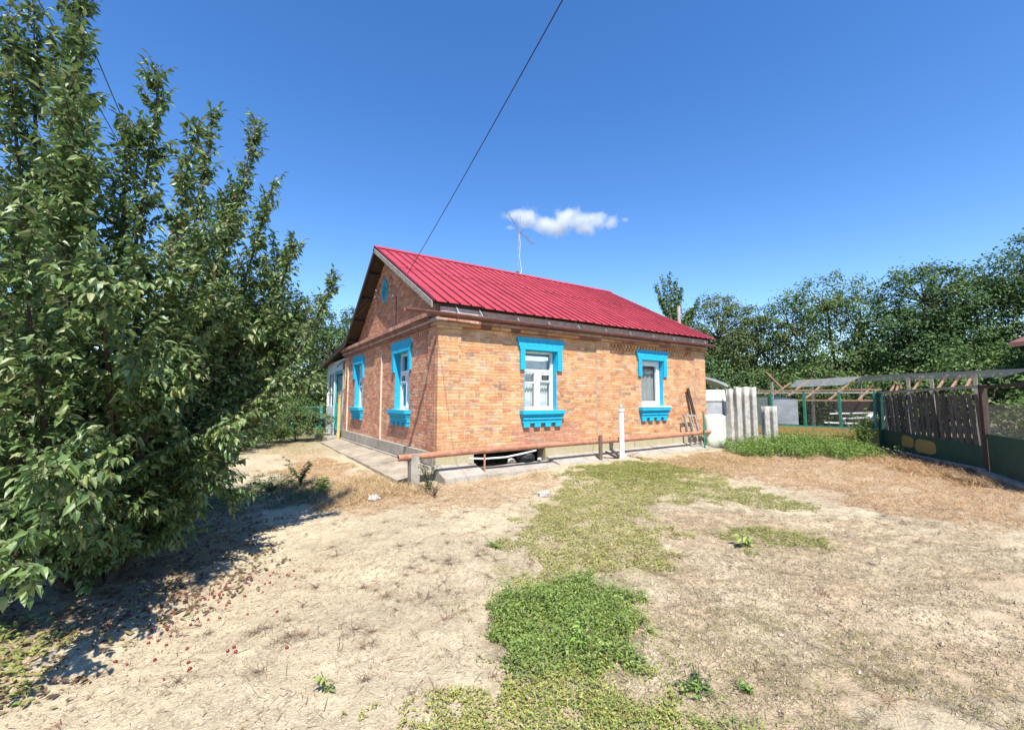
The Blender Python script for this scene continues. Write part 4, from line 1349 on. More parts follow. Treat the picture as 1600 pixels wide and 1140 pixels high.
LP, LD, LN, LS, LC = [], [], [], [], []
fruit_pos = []


def leaf_cols(n, bright=1.):
    base = np.array([[.108, .178, .048], [.135, .208, .058], [.070, .128, .042], [.210, .272, .090], [.310, .330, .145]])
    w = rt_.choice(5, n, p=[.28, .27, .19, .16, .10])
    return base[w] * rt_.uniform(.75, 1.25, (n, 1)) * bright


def add_shoot(p0, p1, r0, leaf_step, size, side=True, thin=False):
    """a twig with opposite drooping leaves"""
    L = np.linalg.norm(p1 - p0)
    mid = (p0 + p1) / 2 + np.array([0, 0, -.06 * L]) + rt_.normal(0, .04 * L, 3)
    pts = bezier(p0, mid, p1, 3)
    wood.tube(pts, np.linspace(r0, .002, 3), 3, cap=False)
    n = max(3, int(L / leaf_step))
    t = (np.arange(n) + rt_.uniform(0, 1, n) * .6) / n
    t = .12 + .88 * t
    P = bezier(p0, mid, p1, 60)[np.clip((t * 59).astype(int), 0, 59)]
    d = norm(p1 - p0)
    sidev = norm(np.cross(d, [0, 0, 1.]) + 1e-6)
    for sgn in (-1, 1):
        D = d * .5 + sgn * sidev * .75 + np.array([0, 0, -.62]) + rt_.normal(0, .38, (n, 3))
        N_ = np.array([0, 0, .8]) + rt_.normal(0, .55, (n, 3)) + sgn * sidev * .5
        LP.append(P + rt_.normal(0, .008, (n, 3))); LD.append(norm(D)); LN.append(norm(N_))
        LS.append(rt_.uniform(.55, 1.25, n) * size)
        LC.append(leaf_cols(n))
    LP.append(p1[None] + 0); LD.append(norm(d + np.array([0, 0, -.3]))[None]); LN.append(np.array([[0, 0, 1.]])); LS.append(np.array([size])); LC.append(leaf_cols(1))


for ti, (tip, rad) in enumerate(TIPS):
    tip = np.array(tip)
    if tip[2] > 3.3: rad = rad * .88
    base = TB + np.array([rt_.uniform(-.16, .16), rt_.uniform(-.16, .16), 0])
    ctrl = base * .45 + tip * .55
    ctrl[2] = base[2] + (tip[2] - base[2]) * (.38 if tip[2] > 2.6 else .95) + (.15 if tip[2] < 2.6 else 0)
    if tip[2] < 2.6: ctrl[2] = max(ctrl[2], tip[2] * .8 + .55)
    if tip[2] > 2.6: ctrl[:2] = base[:2] * .30 + tip[:2] * .70
    n = 26
    pts = bezier(base, ctrl, tip, n)
    Lb = np.linalg.norm(np.diff(pts, axis=0), axis=1).sum()
    wood.tube(pts, np.linspace(.014 + .006 * Lb, .003, n), 6, cap=False)
    ns = int(Lb * 21); ex = 34 if tip[2] > 3 else 6
    for k in range(ns + ex):
        t = 1 - rt_.uniform(.0, .92) ** 1.15 if k < ns else rt_.uniform(.6, 1)
        p0 = bezier(base, ctrl, tip, 100)[int(t * 99)]
        tang = norm(bezier(base, ctrl, tip, 100)[min(99, int(t * 99) + 2)] - p0 + 1e-6)
        fall = (1 - t) ** .55
        ln = (rad * (.50 + .85 * fall)) * rt_.uniform(.5, 1.2)
        ang = rt_.uniform(0, 2 * math.pi)
        s1 = norm(np.cross(tang, [.3, .2, 1.])); s2 = np.cross(tang, s1)
        d = norm(s1 * math.cos(ang) + s2 * math.sin(ang) + tang * (.55 + .9 * t) + np.array([0, 0, .15]))
        p1 = p0 + d * ln
        if p1[2] < float(ground_z(p1[0], p1[1])) + .12: continue
        add_shoot(p0, p1, .004, .032, .071)
        if rt_.uniform() < .05: fruit_pos.append(p1 * .6 + p0 * .4 + np.array([0, 0, -.03]))
    add_shoot(pts[-6], tip, .006, .03, .07)
part(tree, tuple(TB), "trunk", wood, M_BARK)
LP = np.concatenate(LP); LD = np.concatenate(LD); LN = np.concatenate(LN); LS = np.concatenate(LS); LC = np.concatenate(LC)
keep = (LP[:, 2] > ground_z(LP[:, 0], LP[:, 1]) + .06) & (np.linalg.norm(LP - CAM, axis=1) > 1.1)
LP, LD, LN, LS, LC = LP[keep], LD[keep], LN[keep], LS[keep], LC[keep]
cf = np.array([math.cos(HEADING), math.sin(HEADING), 0]); cr = np.array([math.sin(HEADING), -math.cos(HEADING), 0])
v_ = LP - CAM
dep = v_ @ cf
sx = 800 + FPX * (v_ @ cr) / dep; sy = 626 - FPX * v_[:, 2] / dep
inframe = (sx > 5) & (sx < 1595) & (sy > 5) & (sy < 1135)
score = np.where(inframe, LS / dep, 0)
big = np.zeros(len(LP), bool); big[np.argsort(-score)[:300]] = True
b = MB(); nb_ = ~big
near_ = nb_ & (score > np.quantile(score, .72)); far_ = nb_ & ~near_
b.leaves(LP[near_], LD[near_], LN[near_], LS[near_], LS[near_] * .48, LC[near_], 'fold', droop=.34, fold=.22)
b.leaves(LP[far_], LD[far_], LN[far_], LS[far_], LS[far_] * .48, LC[far_], 'kite', droop=.34, fold=.22)
tag(part(tree, tuple(TB), "foliage", b, M_LEAF), kind="stuff")
LEAFMESH = []
for k in range(14):
    m_ = MB(); m_.leaves(np.zeros((1, 3)), np.array([[1., 0, 0]]), np.array([[0, 0, 1.]]), np.array([1.]), np.array([.46 * rt_.uniform(.85, 1.12)]), leaf_cols(1), 'fold', droop=rt_.uniform(.15, .42), fold=rt_.uniform(.12, .3))
    o = m_.build("leaf_template", M_LEAF); LEAFMESH.append(o.data); bpy.data.objects.remove(o)
for j in np.where(big)[0]:
    o = bpy.data.objects.new("leaf", LEAFMESH[j % 14]); COL.objects.link(o); o.parent = tree
    D = LD[j]; S = norm(np.cross(LN[j], D)); U = np.cross(D, S); q = LP[j] - TB; s = LS[j]
    o.matrix_basis = Matrix(((D[0] * s, S[0] * s, U[0] * s, q[0]), (D[1] * s, S[1] * s, U[1] * s, q[1]), (D[2] * s, S[2] * s, U[2] * s, q[2]), (0, 0, 0, 1)))


def berry_mesh():
    m_ = MB()
    nu, nv = 8, 5
    v = [(math.sin(math.pi * j / nv) * math.cos(2 * math.pi * i / nu), math.sin(math.pi * j / nv) * math.sin(2 * math.pi * i / nu), 1.15 * math.cos(math.pi * j / nv)) for j in range(nv + 1) for i in range(nu)]
    m_.add(v, [(j * nu + i, (j + 1) * nu + i, (j + 1) * nu + (i + 1) % nu, j * nu + (i + 1) % nu) for j in range(nv) for i in range(nu)])
    o = m_.build("berry_template", M_BERRY, smooth=True); me = o.data; bpy.data.objects.remove(o); return me


BERRY = berry_mesh()
for p in fruit_pos[:60]:
    o = bpy.data.objects.new("fruit", BERRY); COL.objects.link(o); o.parent = tree; o.location = p - TB; o.scale = (.011,) * 3
# berries fallen on the sand
nb = 0
while nb < 150:
    c = [(-3.55, -3.9), (-3.9, -4.0), (-3.3, -3.6), (-3.65, -3.5)][nb % 4]
    x, y = c[0] + rt_.normal(0, .34), c[1] + rt_.normal(0, .30)
    o = bpy.data.objects.new("fallen_berry", BERRY); COL.objects.link(o)
    r_ = rt_.uniform(.0065, .010)
    o.location = (x, y, G(x, y) + r_ * .75); o.scale = (r_,) * 3; o.rotation_euler = tuple(rt_.uniform(0, 3, 3))
    tag(o, "small dark red berry lying on the sand under the leafy tree", "berry", "berries fallen beneath the tree")
    nb += 1


# ================================================================== TREES AROUND
def clump_tree(name, label, base, blobs, nclump, nleaf, lsize, cols, seed, group=None, trunk_r=.14, cl_r=.34, airy=0.):
    rg = np.random.default_rng(seed)
    base = np.array([base[0], base[1], float(ground_base(base[0], base[1])) - .1])
    t = empty(name, tuple(base)); tag(t, label, "tree", group)
    w = MB()
    ctr = np.array([b[:3] for b in blobs]).mean(0)
    fork = base * .55 + ctr * .45; fork[2] = base[2] + (ctr[2] - base[2]) * .45
    w.tube(bezier(base, (base + fork) / 2 + rg.normal(0, .1, 3), fork, 6), np.linspace(trunk_r, trunk_r * .65, 6), 8, cap=False)
    P, N_, C_ = [], [], []
    cols = np.array(cols)
    vol = np.array([b[3] * b[4] * b[5] for b in blobs]); cnt = np.maximum(4, (nclump * vol / vol.sum()).astype(int))
    for bi, bl in enumerate(blobs):
        c = np.array(bl[:3]); rr = np.array(bl[3:6])
        w.tube(bezier(fork, fork * .4 + c * .6 + np.array([0, 0, -.3]), c, 7), np.linspace(trunk_r * .55, .03, 7), 6, cap=False)
        for k in range(cnt[bi]):
            d = norm(rg.normal(0, 1, 3)); q = c + d * rr * rg.uniform(.25, 1.06) ** .45
            if q[2] < base[2] + .3: continue
            if k % 3 == 0: w.tube(bezier(c, (c + q) / 2 + rg.normal(0, .15, 3), q, 4), np.linspace(.03, .006, 4), 4, cap=False)
            cb = rg.uniform(.78, 1.22)
            crr = cl_r * rg.uniform(.6, 1.35)
            nl = int(nleaf * rg.uniform(.6, 1.4))
            off = rg.normal(0, 1, (nl, 3)) * np.array([1, 1, .7]) * crr * .6
            P.append(q + off)
            N_.append(norm(norm(off + 1e-6) * .5 + d * .5 + np.array([0, 0, .7]) + rg.normal(0, .45, (nl, 3))))
            C_.append(cols[rg.integers(len(cols), size=nl)] * cb * rg.uniform(.8, 1.2, (nl, 1)))
    P = np.concatenate(P); N_ = np.concatenate(N_); C_ = np.concatenate(C_)
    ok = P[:, 2] > base[2] + .15
    P, N_, C_ = P[ok], N_[ok], C_[ok]
    D = norm(np.cross(N_, rg.normal(0, 1, P.shape))) + np.array([0, 0, -.25])
    L = lsize * rg.uniform(.7, 1.3, len(P))
    part(t, tuple(base), "trunk", w, M_BARK)
    b = MB().leaves(P, D, N_, L, L * .62, C_, 'diamond', droop=.2, fold=.2)
    tag(part(t, tuple(base), "crown", b, M_FARLEAF), kind="stuff")
    return t


DK = [(0.075, 0.138, 0.039), (0.093, 0.162, 0.046), (0.06, 0.113, 0.037), (0.138, 0.207, 0.069)]
MD = [(0.11, 0.182, 0.044), (0.132, 0.2, 0.051), (0.083, 0.146, 0.04), (0.171, 0.228, 0.073)]
OL = [(0.131, 0.17, 0.05), (0.106, 0.146, 0.043), (0.155, 0.188, 0.066), (0.084, 0.124, 0.039)]
GB = "trees behind the yard"
clump_tree("garden_tree", "olive green rounded tree directly behind the house's right end", (19.0, 5.6), [(19.0, 5.6, 5.0, 2.4, 2.4, 2.2), (17.2, 6.6, 4.0, 1.8, 1.8, 1.8), (20.9, 4.3, 4.2, 1.9, 1.9, 2.0), (19.0, 5.0, 2.0, 2.8, 2.4, 1.5)], 800, 48, .125, OL, 51, GB)
clump_tree("garden_tree", "loose airy tree with sky showing through its top, centre of the right tree line", (22.6, 1.2), [(21.8, 1.4, 6.3, 1.9, 1.9, 1.8), (20.4, 2.5, 5.2, 1.7, 1.7, 1.9), (23.3, .4, 5.2, 1.8, 1.8, 1.7), (22.2, 1.2, 3.2, 2.9, 2.4, 1.5)], 430, 42, .125, MD, 52, GB, cl_r=.40)
clump_tree("garden_tree", "dense dark tree with bright glossy leaves right of the airy tree", (23.6, -2.0), [(23.1, -2.0, 6.0, 1.9, 1.9, 1.9), (24.8, -3.0, 5.4, 1.9, 1.9, 2.0), (22.3, -1.2, 4.2, 1.9, 1.9, 1.8), (23.6, -2.4, 3.4, 2.7, 2.3, 1.8)], 621, 48, .13, DK, 53, GB)
clump_tree("garden_tree", "tallest dark tree at the right edge of the picture", (25.6, -5.2), [(25.6, -4.9, 7.0, 1.9, 1.9, 1.9), (27.2, -6.2, 6.6, 2.3, 2.3, 2.4), (25.0, -4.2, 4.6, 2.1, 2.1, 1.9), (25.5, -5.2, 3.0, 2.7, 2.5, 1.8)], 648, 48, .13, DK, 54, GB, trunk_r=.2)
clump_tree("garden_tree", "low leafy bush tree behind the middle of the wire pen", (19.4, .6), [(19.4, .6, 1.9, 1.7, 1.6, 1.3), (18.6, 2.6, 1.8, 1.6, 1.5, 1.3)], 150, 44, .14, MD, 55, GB, trunk_r=.08)
clump_tree("garden_tree", "low dark bush tree behind the house corner and old door", (16.3, 5.2), [(16.4, 5.0, 2.2, 1.7, 1.7, 1.7), (15.0, 4.0, 1.6, 1.4, 1.4, 1.2), (17.4, 3.6, 1.7, 1.5, 1.5, 1.4)], 220, 44, .13, DK, 56, GB, trunk_r=.08)
clump_tree("garden_tree", "yellowish green bush tree behind the pen's right half", (17.6, -3.2), [(17.8, -2.6, 1.7, 1.4, 1.4, 1.1), (16.3, -4.9, 1.6, 1.3, 1.2, .9), (18.6, -4.4, 2.2, 1.5, 1.5, 1.4)], 180, 44, .14, MD, 57, GB, trunk_r=.08)
clump_tree("garden_tree", "leafy climbing bush behind the mesh gate", (13.2, -7.0), [(13.4, -7.2, 1.3, 1.2, 1.0, .65), (12.6, -6.6, 1.5, .9, .7, .45), (15.4, -7.8, 1.8, 1.5, 1.3, 1.1), (12.4, -7.4, .7, 1.4, 1.1, .7), (13.8, -6.2, .9, 1.2, .9, .8), (11.0, -7.9, .6, .9, .6, .5)], 240, 44, .12, MD, 58, GB, trunk_r=.05)
clump_tree("garden_tree", "dark broad tree behind the veranda on the left", (-.3, 18.4), [(-.3, 18.3, 5.6, 2.2, 2.2, 1.9), (-2.0, 19.4, 4.6, 2.2, 2.2, 1.9), (.9, 17.2, 4.0, 1.9, 1.9, 1.8), (-.6, 18.0, 2.6, 2.8, 2.4, 1.8)], 567, 48, .125, DK, 59, "trees behind the house")
clump_tree("garden_tree", "dark tree peeking between the veranda roof and the broad tree", (2.9, 20.4), [(2.7, 20.0, 5.4, 2.0, 2.0, 1.9), (4.3, 20.8, 4.0, 2.2, 2.2, 2.0), (2.4, 19.5, 3.0, 2.2, 2.2, 1.8)], 405, 48, .125, DK, 60, "trees behind the house")
clump_tree("garden_tree", "olive tree behind the leafy tree's right flank", (-3.6, 14.6), [(-3.2, 14.6, 4.6, 1.9, 1.9, 2.1), (-4.8, 14.4, 4.0, 2.0, 2.0, 2.0), (-3.4, 14.0, 2.0, 2.6, 2.2, 1.7)], 320, 44, .14, OL, 61, "trees behind the house")
clump_tree("garden_tree", "dark tree mostly hidden behind the leafy tree", (-8.5, 8.0), [(-8.6, 8.0, 3.6, 2.6, 2.6, 2.4), (-6.4, 10.2, 3.2, 2.4, 2.4, 2.2), (-11, 5.0, 3.4, 2.6, 2.6, 2.4), (-8.5, 7.6, 1.6, 3.2, 2.4, 1.4)], 486, 48, .125, DK, 62, "trees behind the house")
clump_tree("garden_shrub", "rounded green shrub left of the veranda door", (-1.3, 9.6), [(-1.35, 9.7, .85, .95, .9, .80), (-.75, 9.6, .80, .75, .7, .72), (-2.1, 9.2, .7, .8, .8, .6)], 260, 44, .06, MD, 63, "shrubs by the veranda", trunk_r=.03, cl_r=.14)
clump_tree("garden_shrub", "dark green shrub between the leafy tree and the teal fence", (-2.8, 7.9), [(-2.8, 7.8, .8, .9, .8, .7), (-3.6, 6.6, .8, .8, .8, .7)], 150, 44, .06, DK, 64, "shrubs by the veranda", trunk_r=.03, cl_r=.16)

clump_tree("garden_tree", "dense dark bush tree added behind the open front of the pen to darken its interior", (17.4, -.6), [(17.4, -.4, 1.2, 1.1, 1.4, 1.1), (17.0, -2.0, 1.1, .9, 1.0, 1.0), (17.2, 1.2, 1.2, 1.1, 1.0, 1.1)], 240, 48, .12, DK, 66, GB, trunk_r=.06)  # bush added as a dark backing so the pen's inside looks dark

# young tree with bottle-brush shoots behind the roof
rg = np.random.default_rng(71)
yb = np.array([14.6, 4.8, .05]); yt = empty("young_tree", tuple(yb)); tag(yt, "thin young tree with spiky leafy shoots above the roof's right end", "tree", GB)
w = MB(); P, N_ = [], []
hub = np.array([14.3, 5.0, 5.3])
w.tube(bezier(yb, (yb + hub) / 2 + (.1, 0, 0), hub, 8), np.linspace(.09, .045, 8), 7, cap=False)
for (tx, ty, tz, rad) in ((13.72, 5.45, 7.1, .17), (13.95, 5.25, 7.5, .18), (14.25, 5.1, 7.65, .18), (14.5, 4.95, 7.35, .17), (14.72, 4.80, 7.0, .16), (13.85, 5.3, 6.5, .18), (14.6, 4.9, 6.4, .2), (15.0, 4.65, 5.75, .18), (15.45, 4.4, 6.45, .16), (15.15, 4.55, 5.9, .2)):
    tip = np.array([tx, ty, tz]); st = hub if tz > 6.45 or tx < 14.8 else np.array([14.6, 4.85, 5.0])
    c = st * .5 + tip * .5 + np.array([(tx - st[0]) * .25, (ty - st[1]) * .25, -.2])
    pts = bezier(st, c, tip, 40); w.tube(pts[::5], np.linspace(.03, .006, 8), 5, cap=False)
    k = 230; rad = rad * .62
    idx = rg.integers(8, 40, k)
    off = rg.normal(0, 1, (k, 3)) * rad * .55
    P.append(pts[idx] + off); N_.append(norm(off + np.array([0, 0, .08]) + rg.normal(0, .05, (k, 3))))
off = rg.normal(0, 1, (420, 3)) * (.25, .25, .4); P.append(np.array([14.4, 4.9, 5.1]) + off); N_.append(norm(off + rg.normal(0, .2, off.shape)))
P = np.concatenate(P); N_ = np.concatenate(N_)
D = norm(np.cross(N_, rg.normal(0, 1, P.shape)))
b = MB().leaves(P, D, N_, np.full(len(P), .13), np.full(len(P), .075), np.array(MD)[rg.integers(4, size=len(P))] * rg.uniform(.8, 1.2, (len(P), 1)), 'diamond')
part(yt, tuple(yb), "trunk", w, M_BARK); tag(part(yt, tuple(yb), "crown", b, M_FARLEAF), kind="stuff")

# far-off belt of trees that closes the horizon
rg = np.random.default_rng(81)
b = MB()
n = 26000
ang = rg.uniform(HEADING - R(75), HEADING + R(80), n)
dist = rg.uniform(48, 62, n)
hh = 3.2 + 2.6 * vnoise(ang * 16, 0.5, 5) + 1.4 * vnoise(ang * 60, 1.5, 6)
P = np.stack([CAM[0] + dist * np.cos(ang), CAM[1] + dist * np.sin(ang), hh * rg.uniform(0, 1, n) ** .8], 1)
N_ = norm(np.stack([-np.cos(ang), -np.sin(ang), np.full(n, .7)], 1) + rg.normal(0, .5, (n, 3)))
b.leaves(P, norm(np.cross(N_, rg.normal(0, 1, P.shape))), N_, rg.uniform(.5, .9, n), rg.uniform(.35, .6, n), np.array(DK)[rg.integers(4, size=n)] * rg.uniform(.7, 1.2, (n, 1)), 'diamond')
tag(b.build("far_woods", M_FARLEAF), "far belt of trees closing the horizon behind the yard", "woods", kind="stuff")

# ================================================================== SMALL PLANTS
def herb(name, label, cat, base, stems, leaf, cols, seed, group=None, kind='fold', dens=.03, wood_m=None, spread=.3):
    """a leafy plant: several stems with leaves all along"""
    rg = np.random.default_rng(seed)
    base = np.array([base[0], base[1], G(base[0], base[1])])
    t = empty(name, tuple(base)); tag(t, label, cat, group)
    w = MB(); P, D, N_ = [], [], []
    for (dx, dy, h) in stems:
        tip = np.array([dx, dy, h]); pts = bezier(np.zeros(3), np.array([dx * .3, dy * .3, h * .65]), tip, 12)
        w.tube(pts[::2], np.linspace(.006, .002, 6), 4, cap=False, col=np.array(cols[0]) * .8)
        k = int(np.linalg.norm(tip) / dens)
        for j in range(k):
            tt = .2 + .8 * (j + rg.uniform(0, 1)) / k
            p = pts[min(11, int(tt * 11))]
            a = rg.uniform(0, 2 * math.pi)
            P.append(p + rg.normal(0, .01, 3)); D.append((math.cos(a), math.sin(a), rg.uniform(-.35, .45))); N_.append((rg.normal(0, .35), rg.normal(0, .35), 1))
    P, D, N_ = np.array(P), norm(D), norm(N_)
    L = leaf * rg.uniform(.6, 1.25, len(P))
    c = np.array(cols)[rg.integers(len(cols), size=len(P))] * rg.uniform(.8, 1.2, (len(P), 1))
    w.build("stems", wood_m or M_HERB, t)
    o = MB().leaves(P, D, N_, L, L * .5, c, kind, droop=.25).build("leaves", M_HERB, t); tag(o, kind="stuff")
    return t


rg = np.random.default_rng(91)
st = lambda n, r, h0, h1: [(rg.uniform(-r, r), rg.uniform(-r, r), rg.uniform(h0, h1)) for _ in range(n)]
GRN = [(.16, .26, .05), (.20, .30, .06), (.12, .21, .04), (.24, .32, .08)]
DGR = [(.05, .10, .03), (.07, .13, .035), (.10, .15, .05), (.14, .17, .09)]
herb("rose_bush", "small thorny bush with grey green leaves in front of the pipe's left end", "bush", (-.62, -1.15), st(11, .22, .3, .62), .045, DGR + [(.16, .10, .07)], 1, dens=.022, wood_m=M_BARK)
herb("rose_bush", "low dry twiggy bush at the foot of the grey green bush", "bush", (-.72, -1.6), st(9, .2, .12, .28), .035, [(.18, .13, .09), (.12, .14, .06), (.22, .16, .10)], 2, dens=.03, wood_m=M_BARK)
herb("leafy_weed", "bright lime green broad leaved weed left of the concrete post", "weed", (-2.12, -.30), st(9, .14, .10, .30), .11, [(.20, .36, .05), (.24, .40, .07)], 3, dens=.05)
herb("leafy_weed", "dark upright weed behind the lime green weed", "weed", (-2.30, .55), st(12, .32, .2, .50), .08, DGR, 4, dens=.035)
herb("leafy_weed", "dark low weed left of the upright weed", "weed", (-2.75, .35), st(12, .35, .10, .25), .07, DGR, 5, dens=.035)
herb("leafy_weed", "tall weed climbing at the corner of slat fence and pen", "weed", (11.9, -2.95), st(26, .42, .5, 1.35), .075, GRN + DGR[1:3], 6, dens=.03)
herb("leafy_weed", "pale broad leaved rosette on the sand at right centre", "weed", (1.21, -5.33), st(6, .07, .05, .16), .10, [(.30, .36, .10), (.26, .34, .08)], 7, dens=.05)
herb("leafy_weed", "lime dandelion rosette in front of the green clump", "weed", (-1.52, -5.72), st(6, .06, .08, .15), .05, [(.22, .36, .06), (.26, .40, .08)], 8, dens=.03)
herb("leafy_weed", "dark green low weed at the bottom right of the green clump", "weed", (-1.22, -6.38), st(16, .15, .02, .05), .04, DGR[1:3] + GRN[:2], 9, dens=.022)
herb("leafy_weed", "small green weed left of the dark low weed by the clump", "weed", (-1.02, -6.55), st(7, .07, .03, .07), .03, GRN, 10, dens=.02)
herb("leafy_weed", "thin sprout standing alone on bare sand, bottom left of centre", "weed", (-2.93, -5.32), st(5, .05, .05, .13), .05, [(.24, .28, .09), (.18, .2, .08)], 11, dens=.03)
herb("leafy_weed", "small green weed at the upper left edge of the yellow mat", "weed", (-1.02, -3.95), st(9, .12, .03, .10), .035, GRN, 12, dens=.025)


# ================================================================== GROUND COVER (nobody could count it)
def cover(name, label, cat, specs, material, kind):
    b = MB()
    for (poly, n, lmin, lmax, wr, cols, up, hmax, seed, rag) in specs:
        rg = np.random.default_rng(seed)
        q = sample_poly(poly, n, rg, rag)
        if kind == 'blade':                     # tuft the blades
            q = q + 0
        dens = vnoise(q[:, 0] * 4.5, q[:, 1] * 4.5, seed) * .6 + vnoise(q[:, 0] * 15, q[:, 1] * 15, seed + 1) * .4
        q = q[dens > rg.uniform(.12, .52, len(q))]
        m = len(q)
        a = rg.uniform(0, 2 * math.pi, m)
        mound = .35 + .65 * vnoise(q[:, 0] * 7, q[:, 1] * 7, seed + 3)
        z = ground_z(q[:, 0], q[:, 1]) + rg.uniform(0, 1, m) ** 1.3 * hmax * mound + .002
        D = np.stack([np.cos(a), np.sin(a), rg.normal(up, .35, m)], 1)
        N_ = np.stack([rg.normal(0, .4, m), rg.normal(0, .4, m), np.ones(m)], 1)
        L = rg.uniform(lmin, lmax, m)
        cc = np.array(cols)[rg.integers(len(cols), size=m)] * rg.uniform(.75, 1.25, (m, 1))
        b.leaves(np.column_stack([q, z]), norm(D), norm(N_), L, L * wr, cc, kind, droop=.2 if kind != 'blade' else .35, fold=.15)
    o = b.build(name, material)
    return tag(o, label, cat, kind="stuff")


CL = [(.175, .255, .048), (.21, .29, .060), (.14, .215, .045), (.28, .34, .10), (.19, .27, .07)]
MATC = [(0.302, 0.33, 0.075), (0.356, 0.372, 0.095), (0.248, 0.288, 0.07), (0.4, 0.384, 0.125), (0.335, 0.276, 0.1)]
MATG = [(.26, .31, .07), (.31, .34, .085), (.21, .27, .06), (.35, .33, .11), (.31, .25, .10)]
STRAW = [(0.504, 0.372, 0.204), (0.432, 0.3, 0.156), (0.36, 0.228, 0.12), (0.576, 0.456, 0.264)]
RED = [(0.429, 0.221, 0.111), (0.494, 0.286, 0.143), (0.364, 0.182, 0.098), (0.546, 0.377, 0.195), (0.312, 0.221, 0.091)]
PA_in = [tuple(np.array((-1.38, -5.42)) + (np.array(p) - np.array((-1.38, -5.42))) * .86) for p in PA]
PA_out = [tuple(np.array((-1.38, -5.42)) + (np.array(p) - np.array((-1.38, -5.42))) * 1.22) for p in PA]
cover("green_clump", "bright green leafy weed clump spreading on the sand in the foreground", "ground cover",
      [(PA, 15000, .010, .030, .5, CL + MATC[:2], .25, .06, 101, .15), (PA, 9000, .012, .036, .45, CL, .35, .17, 102, .12), (PA_in, 8000, .010, .022, .5, CL, .3, .12, 110, .12), (PB, 4500, .010, .026, .45, CL + MATC, .3, .06, 115, .3), (PA_out, 2600, .010, .026, .45, CL + MATC, .3, .03, 116, .4)], M_HERB, 'kite')
cover("yellow_mat", "low yellow green creeping mat running from the clump towards the house", "ground cover",
      [(PC, 62000, .014, .034, .42, MATC, .25, .045, 103, .35), (PB, 9000, .012, .026, .45, MATC, .25, .05, 104, .14), (PD, 8000, .016, .036, .4, MATG, .3, .05, 105, .3), (PD2, 4500, .016, .034, .4, MATG, .25, .04, 106, .2),
       ([(1.6, -1.4), (4.7, -1.0), (4.7, -2.6), (2.6, -2.8)], 22000, .016, .036, .4, MATG, .3, .05, 107, .3), (PG2, 2600, .012, .028, .4, MATC, .3, .04, 108, .14), (PG1, 600, .03, .06, .5, MATG, .2, .04, 109, .12)], M_HERB, 'diamond')
cover("fence_weeds", "bright green weeds growing thickly at the foot of the pen", "weeds",
      [(PF, 26000, .03, .075, .5, GRN + [(.19, .25, .06)], .4, .42, 111, .3), ([(9.4, -.7), (11.6, -1.1), (12.5, -2.8), (11.4, -2.9), (9.6, -1.6)], 7000, .03, .07, .5, GRN, .5, .60, 112, .2)], M_HERB, 'diamond')
cover("shade_weeds", "dark low ground weeds in the shade right of the leafy tree", "weeds",
      [(PS, 7000, .02, .05, .5, DGR, .3, .10, 113, .25), ([(-4.6, -.2), (-3.4, -.3), (-3.0, 2.6), (-4.2, 3.2)], 6000, .02, .05, .5, DGR + [(.2, .2, .08)], .3, .10, 114, .25)], M_HERB, 'diamond')
cover("dry_grass", "reddish brown and straw coloured dry grass around the yard's edges", "dry grass",
      [(PE1, 26000, .035, .10, .05, STRAW + RED[:2], .7, .02, 121, .4), (PE2, 60000, .035, .10, .055, RED + STRAW[:2], .6, .02, 122, .5), (PE3, 15000, .03, .08, .05, STRAW + RED, .5, .015, 123, .4), ([(-2.2, -1.3), (-.3, -1.1), (-.25, -.6), (-1.0, .4), (-1.9, .6)], 9000, .07, .20, .028, STRAW, 1.0, .02, 129, .25),
       ([(-2.4, 2.5), (-1.1, 2.0), (-1.1, 8.6), (-2.2, 9.0)], 9000, .04, .10, .06, STRAW, .6, .02, 124, .3), ([(4.4, -1.0), (8.2, -.9), (8.0, -2.4), (4.9, -2.8)], 22000, .03, .08, .055, STRAW + RED + MATC[:2], .6, .02, 125, .3),
       (PC, 9000, .03, .07, .05, STRAW + RED, .4, .02, 126, .4), ([(11.6, -3.6), (9.7, -5.4), (8.4, -6.2), (7.6, -6.0), (9.0, -4.4), (10.6, -3.3)], 9000, .08, .24, .03, STRAW + RED, .9, .02, 127, .3), (PE2, 7000, .05, .15, .03, STRAW, .9, .02, 128, .5)], M_DRY, 'blade')
YARD = [(-4.9, -5.6), (-3.6, -6.6), (-1.6, -7.2), (1.5, -7.6), (5.2, -7.2), (5.0, -3.2), (2.0, -1.4), (-1.2, -1.2), (-3.2, -1.6), (-4.6, -3.4)]
DEAD = [(.30, .23, .15), (.22, .16, .10), (.36, .28, .18), (.17, .14, .08), (.26, .22, .11)]
cover("sparse_stubble", "sparse dead grass stubble over the sandy yard", "dry grass",
      [(PH, 60000, .016, .06, .055, DEAD + [(.20, .20, .08), (.40, .31, .18)], .45, .012, 131, .5), (YARD, 42000, .012, .05, .05, DEAD + [(.14, .10, .065)], .3, .006, 132, .6),
       ([(-1.9, -6.0), (-1.0, -5.7), (.2, -6.2), (.3, -7.3), (-1.7, -7.0)], 14000, .015, .045, .07, DEAD + MATC[:2], .5, .015, 133, .3)], M_DRY, 'blade')

